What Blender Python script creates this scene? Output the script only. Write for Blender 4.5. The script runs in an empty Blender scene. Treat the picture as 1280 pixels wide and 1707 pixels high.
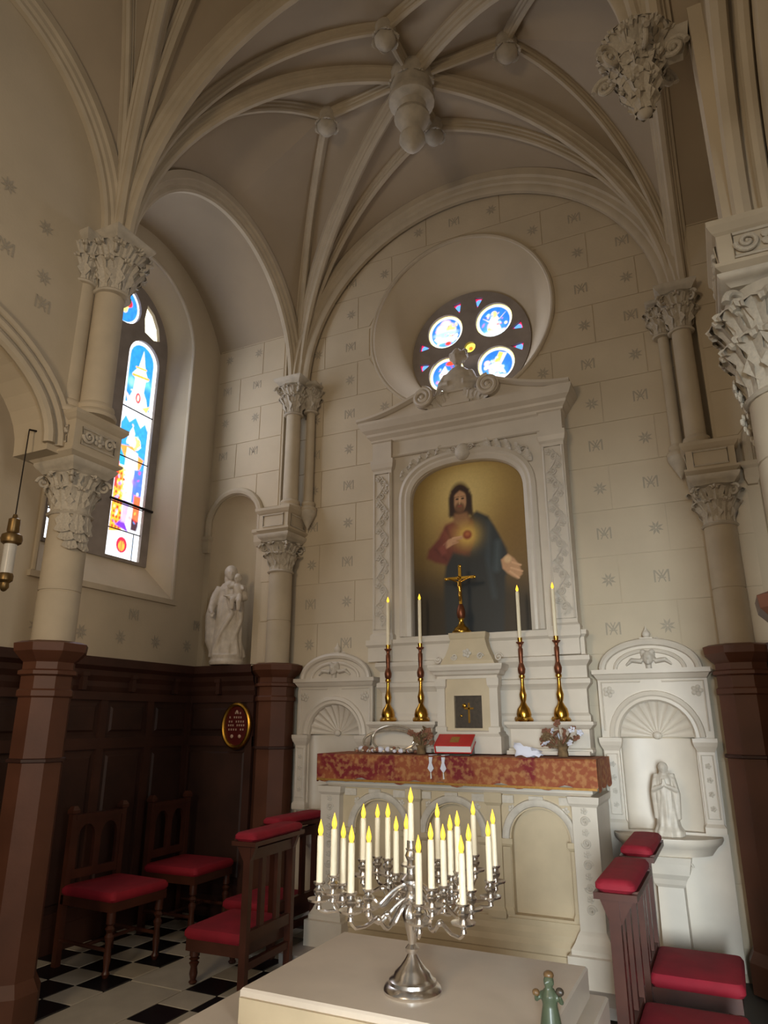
import bpy, bmesh, math, random
import numpy as np
from mathutils import Vector, Matrix
random.seed(7); rng = np.random.RandomState(5)
PI = math.pi
sc = bpy.context.scene
COL = sc.collection
# ------------------------------------------------------------------ camera
cd = bpy.data.cameras.new('camera'); cam = bpy.data.objects.new('camera', cd); COL.objects.link(cam)
cd.sensor_fit = 'HORIZONTAL'; cd.sensor_width = 36.0; cd.lens = 36.0 * 1150 / 1280
cam.location = (0, 0, 1.5); cam.rotation_euler = (math.radians(90 + 16.9), 0, math.radians(25.6))
cd.clip_start = 0.05; cd.clip_end = 200
sc.camera = cam
# ------------------------------------------------------------------ world, lights, exposure
w = bpy.data.worlds.new('world'); sc.world = w; w.use_nodes = True
w.node_tree.nodes['Background'].inputs[0].default_value = (1.0, 0.93, 0.82, 1)
w.node_tree.nodes['Background'].inputs[1].default_value = 0.125
def area(name, loc, target, sx, sy, power, col, spread=180):
    l = bpy.data.lights.new(name, 'AREA'); l.shape = 'RECTANGLE'; l.size = sx; l.size_y = sy; l.energy = power; l.color = col; l.spread = math.radians(spread)
    o = bpy.data.objects.new(name, l); COL.objects.link(o); o.location = loc
    o.rotation_euler = (Vector(target) - Vector(loc)).to_track_quat('-Z', 'Y').to_euler()
    return o
area('nave_side_window_light', (2.3, -.8, 2.2), (-1.4, 3.4, 2.2), 0.8, 1.6, 54, (1.0, 0.96, 0.90), 170)
area('nave_door_light', (1.2, -3.8, 1.5), (-.2, 5.0, .5), 1.1, 2.2, 34, (0.84, 0.94, 1.0), 42)
area('nave_chandelier_light', (-1.7, -1.9, 2.9), (-2.7, 4.4, 2.0), 0.8, 0.8, 30, (1.0, 0.76, 0.50), 130)
area('lancet_daylight', (-4.60, 4.03, 4.0), (-3.0, 4.03, 3.8), 0.9, 2.0, 15, (0.84, 0.90, 1.0))
area('rose_daylight', (-1.77, 5.54, 4.89), (-1.77, 4.0, 4.4), 0.8, 0.8, 7, (0.88, 0.90, 1.0))
sc.view_settings.view_transform = 'Standard'; sc.view_settings.look = 'None'
sc.view_settings.exposure = 0.25; sc.view_settings.gamma = 1.0; sc.view_settings.use_curve_mapping = False

# ------------------------------------------------------------------ materials
def lin(c):
    return tuple((x / 255 / 12.92) if x / 255 <= 0.04045 else ((x / 255 + 0.055) / 1.055) ** 2.4 for x in c)
M = {}
def mat(name, rgb, rough=0.7, metal=0.0, var=0.12, scale=6.0, bump=0.0, bscale=40.0, emit=None, estr=0.0, spec=0.5, rgb2=None):
    m = bpy.data.materials.new(name); m.use_nodes = True; nt = m.node_tree; b = nt.nodes['Principled BSDF']
    c = lin(rgb); b.inputs['Roughness'].default_value = rough; b.inputs['Metallic'].default_value = metal
    b.inputs['Specular IOR Level'].default_value = spec
    tc = nt.nodes.new('ShaderNodeTexCoord')
    if var > 0:
        n = nt.nodes.new('ShaderNodeTexNoise'); n.inputs['Scale'].default_value = scale; n.inputs['Detail'].default_value = 6
        nt.links.new(tc.outputs['Object'], n.inputs['Vector'])
        r = nt.nodes.new('ShaderNodeValToRGB')
        c2 = lin(rgb2) if rgb2 else tuple(x * (1 - var) for x in c)
        r.color_ramp.elements[0].position = 0.32; r.color_ramp.elements[0].color = (*c2, 1)
        r.color_ramp.elements[1].position = 0.68; r.color_ramp.elements[1].color = (*(c if rgb2 else tuple(min(1, x * (1 + var * .5)) for x in c)), 1)
        nt.links.new(n.outputs['Fac'], r.inputs['Fac']); nt.links.new(r.outputs['Color'], b.inputs['Base Color'])
    else:
        b.inputs['Base Color'].default_value = (*c, 1)
    if bump > 0:
        n2 = nt.nodes.new('ShaderNodeTexNoise'); n2.inputs['Scale'].default_value = bscale; n2.inputs['Detail'].default_value = 4
        nt.links.new(tc.outputs['Object'], n2.inputs['Vector'])
        bp = nt.nodes.new('ShaderNodeBump'); bp.inputs['Strength'].default_value = bump; bp.inputs['Distance'].default_value = 0.01
        nt.links.new(n2.outputs['Fac'], bp.inputs['Height']); nt.links.new(bp.outputs['Normal'], b.inputs['Normal'])
    if emit:
        b.inputs['Emission Color'].default_value = (*lin(emit), 1); b.inputs['Emission Strength'].default_value = estr
    M[name] = m; return m
mat('wall_stone', (202, 187, 161), .85, var=.10, scale=1.6, bump=.08, bscale=60)
mat('block_stone', (206, 191, 165), .85, var=.08, scale=2.2, bump=.10, bscale=50)
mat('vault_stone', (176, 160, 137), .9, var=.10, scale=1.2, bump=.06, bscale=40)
mat('rib_stone', (196, 182, 158), .8, var=.10, scale=5, bump=.06)
mat('carved_stone', (196, 186, 168), .75, var=.16, scale=14, bump=.15, bscale=45)
mat('stencil_paint', (178, 167, 148), .9, var=.2, scale=30)
mat('white_marble', (212, 201, 184), .42, var=.07, scale=5)
mat('carved_marble', (204, 194, 178), .5, var=.14, scale=22, bump=.12, bscale=60)
mat('table_marble', (214, 200, 182), .30, var=.14, scale=3.0)
mat('altar_stone', (198, 180, 148), .55, var=.10, scale=6)
mat('grey_step', (168, 160, 152), .6, var=.12, scale=5)
mat('wood', (66, 38, 28), .55, var=.35, scale=3.2, bump=.06, bscale=25)
mat('wood_panel', (58, 34, 25), .6, var=.35, scale=4.2, bump=.06, bscale=25)
mat('wood_light', (96, 58, 40), .5, var=.28, scale=3.0, bump=.05)
mat('chair_wood', (78, 43, 31), .35, var=.3, scale=6)
mat('velvet', (150, 20, 40), .8, var=.18, scale=9, bump=.1, bscale=120)
mat('tile_white', (196, 188, 170), .35, var=.12, scale=6)
mat('tile_black', (26, 27, 30), .3, var=.3, scale=6)
mat('floor_base', (70, 64, 58), .7, var=.1)
mat('silver', (225, 220, 214), .24, 1.0, var=.0)
mat('brass', (196, 148, 62), .25, 1.0, var=.15, scale=20)
mat('old_bronze', (126, 74, 48), .4, .7, var=.2, scale=30)
mat('dull_brass', (128, 104, 66), .4, .8, var=.2, scale=20)
mat('gilt', (214, 168, 70), .28, 1.0, var=.2, scale=20)
mat('candle_wax', (236, 224, 196), .5, var=.03, emit=(255, 224, 150), estr=0.05)
mat('flame', (255, 200, 60), .5, var=0, emit=(255, 205, 62), estr=1.15)
mat('lead', (34, 32, 34), .6, var=.1)
mat('tracery', (148, 138, 130), .8, var=.15, scale=8)
mat('iron', (40, 34, 32), .5, .6, var=.1)
mat('book_red', (196, 44, 40), .5, var=.12, scale=12)
mat('paper', (236, 232, 224), .7, var=.04)
mat('linen_white', (226, 226, 236), .8, var=.05)
mat('dried_flower', (146, 98, 74), .9, var=.4, scale=40)
mat('dried_leaf', (122, 98, 66), .9, var=.4, scale=40)
mat('glass_beads', (196, 184, 164), .2, .5, var=.2, scale=60)
mat('green_ceramic', (74, 82, 62), .35, var=.2, scale=30)
mat('dark_ceramic', (66, 56, 44), .4, var=.3, scale=40)
mat('ochre_ceramic', (104, 78, 48), .4, var=.3, scale=40)
mat('plaque_red', (86, 22, 20), .4, var=.15, scale=20)
mat('plaque_letter', (190, 160, 140), .4, var=0)
mat('gold_thread', (176, 130, 60), .5, .4, var=.2, scale=50)
mat('lamp_glass', (214, 210, 200), .3, var=.05, scale=20)
# brocade altar frontal
m = mat('brocade', (150, 70, 44), .75, var=0)
nt = m.node_tree; b = nt.nodes['Principled BSDF']; tc = nt.nodes.new('ShaderNodeTexCoord')
n1 = nt.nodes.new('ShaderNodeTexNoise'); n1.inputs['Scale'].default_value = 5.5; n1.inputs['Detail'].default_value = 2.5
r1 = nt.nodes.new('ShaderNodeValToRGB'); e = r1.color_ramp.elements
e[0].position = .40; e[0].color = (*lin((122, 26, 30)), 1); e[1].position = .50; e[1].color = (*lin((150, 78, 44)), 1)
n2 = nt.nodes.new('ShaderNodeTexNoise'); n2.inputs['Scale'].default_value = 30; n2.inputs['Detail'].default_value = 3
r2 = nt.nodes.new('ShaderNodeValToRGB'); r2.color_ramp.elements[0].position = .46; r2.color_ramp.elements[1].position = .62
r2.color_ramp.elements[0].color = (0, 0, 0, 1); r2.color_ramp.elements[1].color = (.42, .42, .42, 1)
mx = nt.nodes.new('ShaderNodeMixRGB'); mx.inputs[2].default_value = (*lin((206, 158, 96)), 1)
for n in (n1, n2): nt.links.new(tc.outputs['Object'], n.inputs['Vector'])
nt.links.new(n1.outputs['Fac'], r1.inputs['Fac']); nt.links.new(n2.outputs['Fac'], r2.inputs['Fac'])
nt.links.new(r2.outputs['Color'], mx.inputs[0]); nt.links.new(r1.outputs['Color'], mx.inputs[1]); nt.links.new(mx.outputs[0], b.inputs['Base Color'])
def paint_mat(name, emis=0.0, rough=.45):
    m = bpy.data.materials.new(name); m.use_nodes = True; nt = m.node_tree; b = nt.nodes['Principled BSDF']
    a = nt.nodes.new('ShaderNodeAttribute'); a.attribute_name = 'paint'
    b.inputs['Roughness'].default_value = rough
    if emis > 0:
        b.inputs['Base Color'].default_value = (.02, .02, .02, 1)
        nt.links.new(a.outputs['Color'], b.inputs['Emission Color']); b.inputs['Emission Strength'].default_value = emis
    else:
        nt.links.new(a.outputs['Color'], b.inputs['Base Color'])
    M[name] = m
paint_mat('oil_paint'); paint_mat('stained_glass', 1.9, .2); paint_mat('rose_glass', 1.7, .2)

# ------------------------------------------------------------------ mesh helpers
class MB:
    def __init__(s): s.V = []; s.F = []
    def add(s, V, F):
        k = len(s.V); s.V += [tuple(v) for v in V]; s.F += [tuple(i + k for i in f) for f in F]; return s
    def box(s, x0, x1, y0, y1, z0, z1):
        return s.add([(x, y, z) for z in (z0, z1) for y in (y0, y1) for x in (x0, x1)],
                     [(0, 2, 3, 1), (4, 5, 7, 6), (0, 1, 5, 4), (2, 6, 7, 3), (0, 4, 6, 2), (1, 3, 7, 5)])
    def rings(s, R, closed=True, cap=True, loop=False):
        n = len(R[0]); V = [v for r in R for v in r]; F = []
        m_ = len(R)
        for i in range(m_ if loop else m_ - 1):
            j2 = (i + 1) % m_
            for j in range(n if closed else n - 1):
                k = (j + 1) % n; F.append((i * n + j, i * n + k, j2 * n + k, j2 * n + j))
        if cap and not loop and closed:
            F.append(tuple(range(n))[::-1]); F.append(tuple((m_ - 1) * n + j for j in range(n)))
        return s.add(V, F)
    def frust(s, x0, x1, yf, yb, layers, back=False):
        R = []
        for p, z in layers:
            q = p if back else 0
            R.append([(x0 - p, yf - p, z), (x1 + p, yf - p, z), (x1 + p, yb + q, z), (x0 - p, yb + q, z)])
        return s.rings(R)
    def lathe(s, prof, cx, cy, seg=16, a0=0, a1=2 * PI, f=None):
        full = abs(a1 - a0 - 2 * PI) < 1e-6; n = seg if full else seg + 1; R = []
        for r, z in prof:
            R.append([(cx + (r * (f(a0 + (a1 - a0) * j / seg, z) if f else 1)) * math.cos(a0 + (a1 - a0) * j / seg),
                       cy + (r * (f(a0 + (a1 - a0) * j / seg, z) if f else 1)) * math.sin(a0 + (a1 - a0) * j / seg), z) for j in range(n)])
        return s.rings(R, closed=full, cap=full)
    def prism(s, pts, vec):
        v = Vector(vec); A = [Vector(p) for p in pts]; n = len(A)
        V = A + [p + v for p in A]
        return s.add(V, [tuple(range(n)), tuple(range(2 * n - 1, n - 1, -1))] + [(i, i + n, (i + 1) % n + n, (i + 1) % n) for i in range(n)])
    def tube(s, path, r, seg=8, loop=False, sq=1.0):
        P = [Vector(p) for p in path]; n = len(P); R = []; up = None
        for i, p in enumerate(P):
            if loop: t = P[(i + 1) % n] - P[i - 1]
            else: t = P[min(i + 1, n - 1)] - P[max(i - 1, 0)]
            t.normalize()
            if up is None:
                up = Vector((0, 0, 1)) if abs(t.z) < .9 else Vector((1, 0, 0))
            a = t.cross(up)
            if a.length < 1e-5: a = t.orthogonal()
            a.normalize(); b_ = a.cross(t).normalized(); up = b_
            rr = r[i] if isinstance(r, (list, tuple)) else r
            R.append([p + a * (rr * math.cos(2 * PI * j / seg)) + b_ * (rr * sq * math.sin(2 * PI * j / seg)) for j in range(seg)])
        return s.rings(R, loop=loop)
    def sweep(s, path, prof, side, loop=False):
        """prof: (a,b): a along side vector, b along the path's in-plane normal"""
        P = [Vector(p) for p in path]; n = len(P); S = Vector(side).normalized(); R = []
        for i, p in enumerate(P):
            if loop: t = P[(i + 1) % n] - P[i - 1]
            else: t = P[min(i + 1, n - 1)] - P[max(i - 1, 0)]
            t.normalize(); nn = t.cross(S).normalized()
            R.append([p + S * a + nn * b_ for a, b_ in prof])
        return s.rings(R, loop=loop)
    def ell(s, c, r, seg=12, ring=8):
        R = []
        for i in range(ring + 1):
            t = PI * (i / ring); st = max(math.sin(t), .02)
            R.append([(c[0] + r[0] * st * math.cos(2 * PI * j / seg), c[1] + r[1] * st * math.sin(2 * PI * j / seg), c[2] - r[2] * math.cos(t)) for j in range(seg)])
        return s.rings(R)
    def xf(s, mtx):
        s.V = [tuple(mtx @ Vector(v)) for v in s.V]; return s
    def mesh(s, name, smooth, off=(0, 0, 0)):
        me = bpy.data.meshes.new(name)
        me.from_pydata([(v[0] - off[0], v[1] - off[1], v[2] - off[2]) for v in s.V], [], s.F)
        bm = bmesh.new(); bm.from_mesh(me); bmesh.ops.recalc_face_normals(bm, faces=bm.faces[:]); bm.to_mesh(me); bm.free()
        if smooth:
            me.polygons.foreach_set('use_smooth', [True] * len(me.polygons))
            try: me.set_sharp_from_angle(angle=math.radians(40))
            except Exception: pass
        return me
    def build(s, name, material, parent=None, smooth=True):
        return link(s.mesh(name, smooth, base_of(parent)), name, material, parent)
BASE = {}; SHARED = {}
def base_of(p): return BASE.get(p.name, (0, 0, 0)) if p else (0, 0, 0)
def link(me, name, material, parent=None):
    o = bpy.data.objects.new(name, me); COL.objects.link(o)
    if material and not me.materials: me.materials.append(M[material])
    if parent: o.parent = parent; BASE[o.name] = base_of(parent)
    return o
def tag(o, label=None, cat=None, group=None, kind=None):
    if label: o['label'] = label
    if cat: o['category'] = cat
    if group: o['group'] = group
    if kind: o['kind'] = kind
    return o
def thing(name, label, cat, loc, group=None):
    o = bpy.data.objects.new(name, None); COL.objects.link(o); o.location = loc; o.empty_display_size = .1
    BASE[o.name] = tuple(loc); return tag(o, label, cat, group)
def struct(mb, name, material, label=None, smooth=False):
    o = mb.build(name, material, None, smooth); o['kind'] = 'structure'
    if label: o['label'] = label
    return o
def copy_tree(o, parent=None):
    c = o.copy(); COL.objects.link(c)
    if parent: c.parent = parent
    for ch in list(o.children): copy_tree(ch, c)
    return c
def inst(o_mesh, name, material, parent, loc, rotz=0, scale=1.0, rot=None):
    """object sharing mesh data; loc given in world coordinates"""
    if material:
        key = (o_mesh.name, material)
        if key not in SHARED:
            if not o_mesh.materials: o_mesh.materials.append(M[material]); SHARED[key] = o_mesh
            elif o_mesh.materials[0] == M[material]: SHARED[key] = o_mesh
            else:
                m2 = o_mesh.copy(); m2.materials.clear(); m2.materials.append(M[material]); SHARED[key] = m2
        o_mesh = SHARED[key]
    o = bpy.data.objects.new(name, o_mesh); COL.objects.link(o)
    b_ = base_of(parent); o.location = (loc[0] - b_[0], loc[1] - b_[1], loc[2] - b_[2])
    o.rotation_euler = rot if rot else (0, 0, rotz)
    o.scale = (scale,) * 3 if not isinstance(scale, tuple) else scale
    if parent: o.parent = parent
    return o
def loopfill(loops):
    """planar polygon with holes, loops are lists of (u,v); returns V2,F"""
    bm = bmesh.new(); E_ = []
    for L in loops:
        vs = [bm.verts.new((u, v, 0)) for u, v in L]
        E_ += [bm.edges.new((vs[i], vs[(i + 1) % len(vs)])) for i in range(len(vs))]
    bmesh.ops.triangle_fill(bm, use_beauty=True, use_dissolve=False, edges=E_)
    bm.verts.index_update(); V = [(v.co.x, v.co.y) for v in bm.verts]; F = [tuple(v.index for v in f.verts) for f in bm.faces]
    bm.free(); return V, F
def plate(loops, fmap, vec):
    """holed plate: front face plus walls along every loop"""
    mb = MB(); V, F = loopfill(loops); mb.add([fmap(u, v) for u, v in V], F)
    d = Vector(vec)
    mb.add([Vector(fmap(u, v)) + d for u, v in V], [f[::-1] for f in F])
    for L in loops:
        A = [Vector(fmap(u, v)) for u, v in L]; n = len(A)
        mb.add(A + [a + d for a in A], [(i, (i + 1) % n, (i + 1) % n + n, i + n) for i in range(n)])
    return mb
def circ(cx, cz, r, n=48, a0=0, a1=2 * PI, ry=None):
    full = abs(a1 - a0 - 2 * PI) < 1e-6; k = n if full else n + 1
    return [(cx + r * math.cos(a0 + (a1 - a0) * i / n), cz + (ry or r) * math.sin(a0 + (a1 - a0) * i / n)) for i in range(k)]
def archloop(cx, z0, zs, r, n=20, ry=None):
    return [(cx - r, z0), (cx + r, z0)] + circ(cx, zs, r, n, 0, PI, ry)
XZ = lambda y: (lambda u, v: (u, y, v))
YZ = lambda x: (lambda u, v: (x, u, v))

# ------------------------------------------------------------------ ornament meshes (shared data)
def leaf_mesh(name, lobes=3, w=.32, out=.42, curl=.22):
    mb = MB(); R = []; N = 12
    for i in range(N + 1):
        s = i / N
        if s < .72: q = s / .72; x = out * q ** 2.2; z = q * .92
        else:
            a = (s - .72) / .28 * PI * 1.15; x = out + curl * .55 * math.sin(a) ; z = .92 + curl * .5 * (1 - math.cos(a)) * .2 - curl * .9 * (1 - math.cos(a)) * .45
        ww = w * (.62 + .5 * math.sin(PI * min(1, s * 1.1)) ) * (1 - .55 * max(0, s - .7) / .3) * (1 + .22 * math.cos(2 * PI * lobes * s))
        row = []
        for j in range(7):
            t = (j - 3) / 3
            row.append((x + .10 * (1 - abs(t)) * (1 - s * .4) + (-.06 if j in (2, 4) else 0), ww * t, z - .05 * abs(t)))
        R.append(row)
    mb.rings(R, closed=False, cap=False)
    return mb.mesh(name, True)
LEAF = leaf_mesh('acanthus_leaf')
def spiral(turns=1.6, r0=.5, n=34, r_end=.08):
    P = []
    for i in range(n + 1):
        t = i / n; a = t * turns * 2 * PI; r = r0 * (1 - t) + r_end * t
        P.append((r * math.cos(a), 0, r * math.sin(a)))
    return P
mb = MB(); P = spiral(); mb.tube(P, [.13 - .05 * i / len(P) for i in range(len(P))], 8); mb.ell((0, 0, 0), (.12, .17, .12), 8, 6)
VOL = mb.mesh('volute', True)
mb = MB()
for k in range(5):
    a = 2 * PI * k / 5; mb.ell((.55 * math.cos(a), .55 * math.sin(a), .1), (.36, .36, .16), 8, 5)
mb.ell((0, 0, .2), (.28, .28, .2), 8, 5); ROSETTE = mb.mesh('rosette', True)
def star_motif():
    mb = MB()
    for k in range(8):
        a = PI / 8 + k * PI / 4; c, s_ = math.cos(a), math.sin(a)
        q = [(.12, -.05), (.5, -.16), (1.0, 0), (.5, .16), (.12, .05)]
        mb.prism([(u * c - v * s_, 0, u * s_ + v * c) for u, v in q], (0, -.02, 0))
    return mb.mesh('stencil_star', False)
def mono_motif():
    mb = MB()
    def stroke(a, b_, t=.1):
        d = Vector((b_[0] - a[0], b_[1] - a[1])).normalized(); n = Vector((-d.y, d.x)) * t
        mb.prism([(a[0] + n.x, 0, a[1] + n.y), (b_[0] + n.x, 0, b_[1] + n.y), (b_[0] - n.x, 0, b_[1] - n.y), (a[0] - n.x, 0, a[1] - n.y)], (0, -.02, 0))
    stroke((-.85, -.8), (-.85, .8)); stroke((.85, -.8), (.85, .8)); stroke((-.8, .75), (0, -.3)); stroke((.8, .75), (0, -.3))
    stroke((-.45, -.8), (.3, .8), .07); stroke((.45, -.8), (-.3, .8), .07); stroke((-.5, -.25), (.5, -.25), .06)
    return mb.mesh('stencil_monogram', False)
STAR = star_motif(); MONO = mono_motif()
def inplane(th): return tuple((Matrix.Rotation(th, 3, 'Y') @ Matrix.Rotation(-PI / 2, 3, 'Z')).to_euler())
def stencil(parent, x, y, z, kind, s=.075, rz=0):
    inst(STAR if kind == 0 else MONO, 'stencil_motif', 'stencil_paint', parent, (x, y, z), rz, s)

# ------------------------------------------------------------------ painter
class Canvas:
    def __init__(s, x0, x1, z0, z1, step):
        s.nx = max(2, int(round((x1 - x0) / step))); s.nz = max(2, int(round((z1 - z0) / step)))
        s.x = np.linspace(x0, x1, s.nx + 1); s.z = np.linspace(z0, z1, s.nz + 1)
        s.X, s.Z = np.meshgrid(s.x, s.z); s.C = np.zeros(s.X.shape + (3,)); s.step = step
    def fill(s, rgb): s.C[:] = lin(rgb)
    def mix(s, a, rgb): s.C[:] = s.C * (1 - a[..., None]) + np.array(lin(rgb)) * a[..., None]
    def soft(s, d, soft): return np.clip(.5 - d / max(soft, 1e-6), 0, 1)
    def ell(s, cx, cz, rx, rz, rgb, soft=.01, al=1.0, rot=0):
        c, q = math.cos(rot), math.sin(rot); u = (s.X - cx) * c + (s.Z - cz) * q; v = -(s.X - cx) * q + (s.Z - cz) * c
        d = (np.sqrt((u / rx) ** 2 + (v / rz) ** 2) - 1) * min(rx, rz); s.mix(s.soft(d, soft) * al, rgb)
    def glow(s, cx, cz, r, rgb, al=1.0, rz=None):
        d = ((s.X - cx) / r) ** 2 + ((s.Z - cz) / (rz or r)) ** 2; s.mix(np.exp(-d) * al, rgb)
    def poly(s, pts, rgb, soft=.01, al=1.0):
        ins = np.zeros(s.X.shape, bool); dist = np.full(s.X.shape, 9.0); n = len(pts)
        for i in range(n):
            (x0, y0), (x1, y1) = pts[i], pts[(i + 1) % n]
            cond = ((y0 > s.Z) != (y1 > s.Z))
            with np.errstate(divide='ignore', invalid='ignore'):
                xi = x0 + (s.Z - y0) * (x1 - x0) / ((y1 - y0) if y1 != y0 else 1e-9)
            ins ^= cond & (s.X < xi)
            dx, dy = x1 - x0, y1 - y0; L = dx * dx + dy * dy + 1e-12
            t = np.clip(((s.X - x0) * dx + (s.Z - y0) * dy) / L, 0, 1)
            dist = np.minimum(dist, np.hypot(s.X - x0 - t * dx, s.Z - y0 - t * dy))
        d = np.where(ins, -dist, dist); s.mix(s.soft(d, soft) * al, rgb)
    def line(s, pts, wd, rgb, soft=.004, al=1.0):
        dist = np.full(s.X.shape, 9.0)
        for (x0, y0), (x1, y1) in zip(pts[:-1], pts[1:]):
            dx, dy = x1 - x0, y1 - y0; L = dx * dx + dy * dy + 1e-12
            t = np.clip(((s.X - x0) * dx + (s.Z - y0) * dy) / L, 0, 1)
            dist = np.minimum(dist, np.hypot(s.X - x0 - t * dx, s.Z - y0 - t * dy))
        s.mix(s.soft(dist - wd / 2, soft) * al, rgb)
    def speckle(s, amp, cells):
        g = rng.rand(int(s.C.shape[0] / cells) + 2, int(s.C.shape[1] / cells) + 2)
        s.C *= (1 + amp * (np.kron(g, np.ones((cells, cells)))[:s.C.shape[0], :s.C.shape[1]] - .5))[..., None]
    def shards(s, n, x0, x1, z0, z1, r, pal, al=.75):
        for k in range(n):
            s.ell(x0 + (x1 - x0) * rng.rand(), z0 + (z1 - z0) * rng.rand(), r * (.5 + rng.rand()), r * (.4 + .8 * rng.rand()), pal[rng.randint(len(pal))], .008, al, rng.rand() * 3)
    def mesh(s, name, fmap, inside=None, thick=None):
        xc = (s.X[:-1, :-1] + s.X[1:, 1:]) / 2; zc = (s.Z[:-1, :-1] + s.Z[1:, 1:]) / 2
        keep = inside(xc, zc) if inside else np.ones(xc.shape, bool)
        idx = -np.ones(s.X.shape, int); jj, ii = np.nonzero(keep)
        used = np.zeros(s.X.shape, bool)
        for a, b_ in ((0, 0), (0, 1), (1, 0), (1, 1)): used[jj + a, ii + b_] = True
        idx[used] = np.arange(used.sum())
        V = [fmap(x, z) for x, z in zip(s.X[used], s.Z[used])]; Cc = s.C[used]
        F = [(int(idx[j, i]), int(idx[j, i + 1]), int(idx[j + 1, i + 1]), int(idx[j + 1, i])) for j, i in zip(jj, ii)]
        me = bpy.data.meshes.new(name); me.from_pydata(V, [], F)
        a = me.color_attributes.new('paint', 'FLOAT_COLOR', 'POINT')
        a.data.foreach_set('color', np.concatenate([np.clip(Cc, 0, 1), np.ones((len(Cc), 1))], 1).astype(np.float32).ravel())
        return me

# ================================================================== THE SETTING
XL, XR, YF, YB, YW, ZS = -3.5, 0.10, 2.9, 5.27, 5.3, 4.67
CX, CY = -1.70, 4.07
# ---- floor and tiles
fl = struct(MB().box(-4.6, 1.3, -0.6, 5.9, -.12, -.014), 'floor', 'floor_base', 'church floor of black and white marble tiles')
T = .23
TILE = MB().frust(-.112, .112, -.112, .112, [(0, -.014), (0, -.003), (-.003, 0)], back=True)
tw = TILE.mesh('tile_white', False); tb = TILE.mesh('tile_black', False)
for i in range(4):
    for j in range(12):
        k = (i + j) % 2
        inst((tw, tb)[k], 'tile', ('tile_white', 'tile_black')[k], fl, (-3.59 - T * i, 2.45 + T * j, 0))
for i in range(14):
    for j in range(12):
        k = (i + j + 1) % 2
        x = -2.955 + T * i
        if x > -2.4 and j > 6: continue
        inst((tw, tb)[k], 'tile', ('tile_white', 'tile_black')[k], fl, (x, 2.45 + T * j, 0))
SL = MB().frust(-.195, .195, -.34, .34, [(0, -.014), (0, -.003), (-.003, 0)], back=True).mesh('border_slab', False)
for j in range(4): inst(SL, 'border_slab', 'tile_white', fl, (-3.272, 2.65 + .69 * j, 0))

# ---- vault
def arcpts(c, e_, n=22):
    out = []
    for i in range(n + 1):
        t = PI / 2 * i / n; h = 1 - math.cos(t)
        out.append(Vector((c[0] + (e_[0] - c[0]) * h, c[1] + (e_[1] - c[1]) * h, c[2] + (e_[2] - c[2]) * math.sin(t))))
    return out
def ribprof(wd, d):
    return [(-wd, -.03), (-wd, d * .25), (-wd * .72, d * .32), (-wd * .66, d * .55), (-wd * .4, d * .62), (-wd * .42, d * .85), (-wd * .22, d),
            (wd * .22, d), (wd * .42, d * .85), (wd * .4, d * .62), (wd * .66, d * .55), (wd * .72, d * .32), (wd, d * .25), (wd, -.03)]
def rib(path, wd, d, parent, name='vault_rib', inward=None):
    a, b_ = path[0], path[-1]; dv = Vector((b_.x - a.x, b_.y - a.y, 0)).normalized(); S = Vector((-dv.y, dv.x, 0))
    m_ = len(path) // 2; t = (path[m_ + 1] - path[m_ - 1]).normalized()
    if t.cross(S).z > 0: S = -S
    return MB().sweep(path, ribprof(wd, d), S).build(name, 'rib_stone', parent)
webs = MB()
nodes = {}
def bay(y0, y1, cy, dyy, ribs):
    ctr = (CX, cy, 6.62)
    mn = {'L': (CX - .8, cy, 6.58), 'R': (CX + .8, cy, 6.58), 'B': (CX, cy + dyy, 6.58), 'F': (CX, cy - dyy, 6.58)}
    ap = {'L': (XL, cy, 5.98), 'R': (XR, cy, 5.98), 'B': (CX, y1, 6.42), 'F': (CX, y0, 6.42)}
    for sx in 'LR':
        for sy in 'FB':
            c = (XL if sx == 'L' else XR, y0 if sy == 'F' else y1, ZS)
            cs = [arcpts(c, e_) for e_ in (ap[sy], mn[sy], ctr, mn[sx], ap[sx])]
            for A, B in zip(cs[:-1], cs[1:]):
                R = [[A[i].lerp(B[i], q / 4) for q in range(5)] for i in range(len(A))]
                webs.rings(R, closed=False, cap=False)
            ribs += [(cs[1], .050, .085), (cs[2], .066, .115), (cs[3], .050, .085)]
    for k in 'LRBF':
        ribs.append(([Vector(mn[k]).lerp(Vector(ctr), q / 4) for q in range(5)], .045, .08))
    return ctr, mn, ap
R1 = []; R2 = []
c1, m1, a1 = bay(YF, YB, CY, .50, R1)
c2, m2, a2 = bay(.55, YF, 1.72, .42, R2)
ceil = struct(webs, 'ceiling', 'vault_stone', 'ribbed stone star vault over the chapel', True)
for p, wd, d in R1 + R2: rib(p, wd, d, ceil)
def fullarc(c0, ap, c1_): return arcpts(c0, ap, 24) + arcpts(c1_, ap, 24)[::-1][1:]
def formeret(c0, ap, c1_, wd, d, name):
    rib(fullarc(c0, ap, c1_), wd, d, ceil, name)
formeret((XL, YB - .03, ZS), (CX, YB - .03, 6.42), (XR, YB - .03, ZS), .085, .16, 'wall_rib')
formeret((XL, YF, ZS), (CX, YF, 6.42), (XR, YF, ZS), .075, .14, 'transverse_rib')
for x in (XL, XR):
    formeret((x, YF, ZS), (x, CY, 5.98), (x, YB, ZS), .075, .12, 'wall_rib')
    formeret((x, .55, ZS), (x, 1.72, 5.98), (x, YF, ZS), .075, .12, 'wall_rib')
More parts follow.
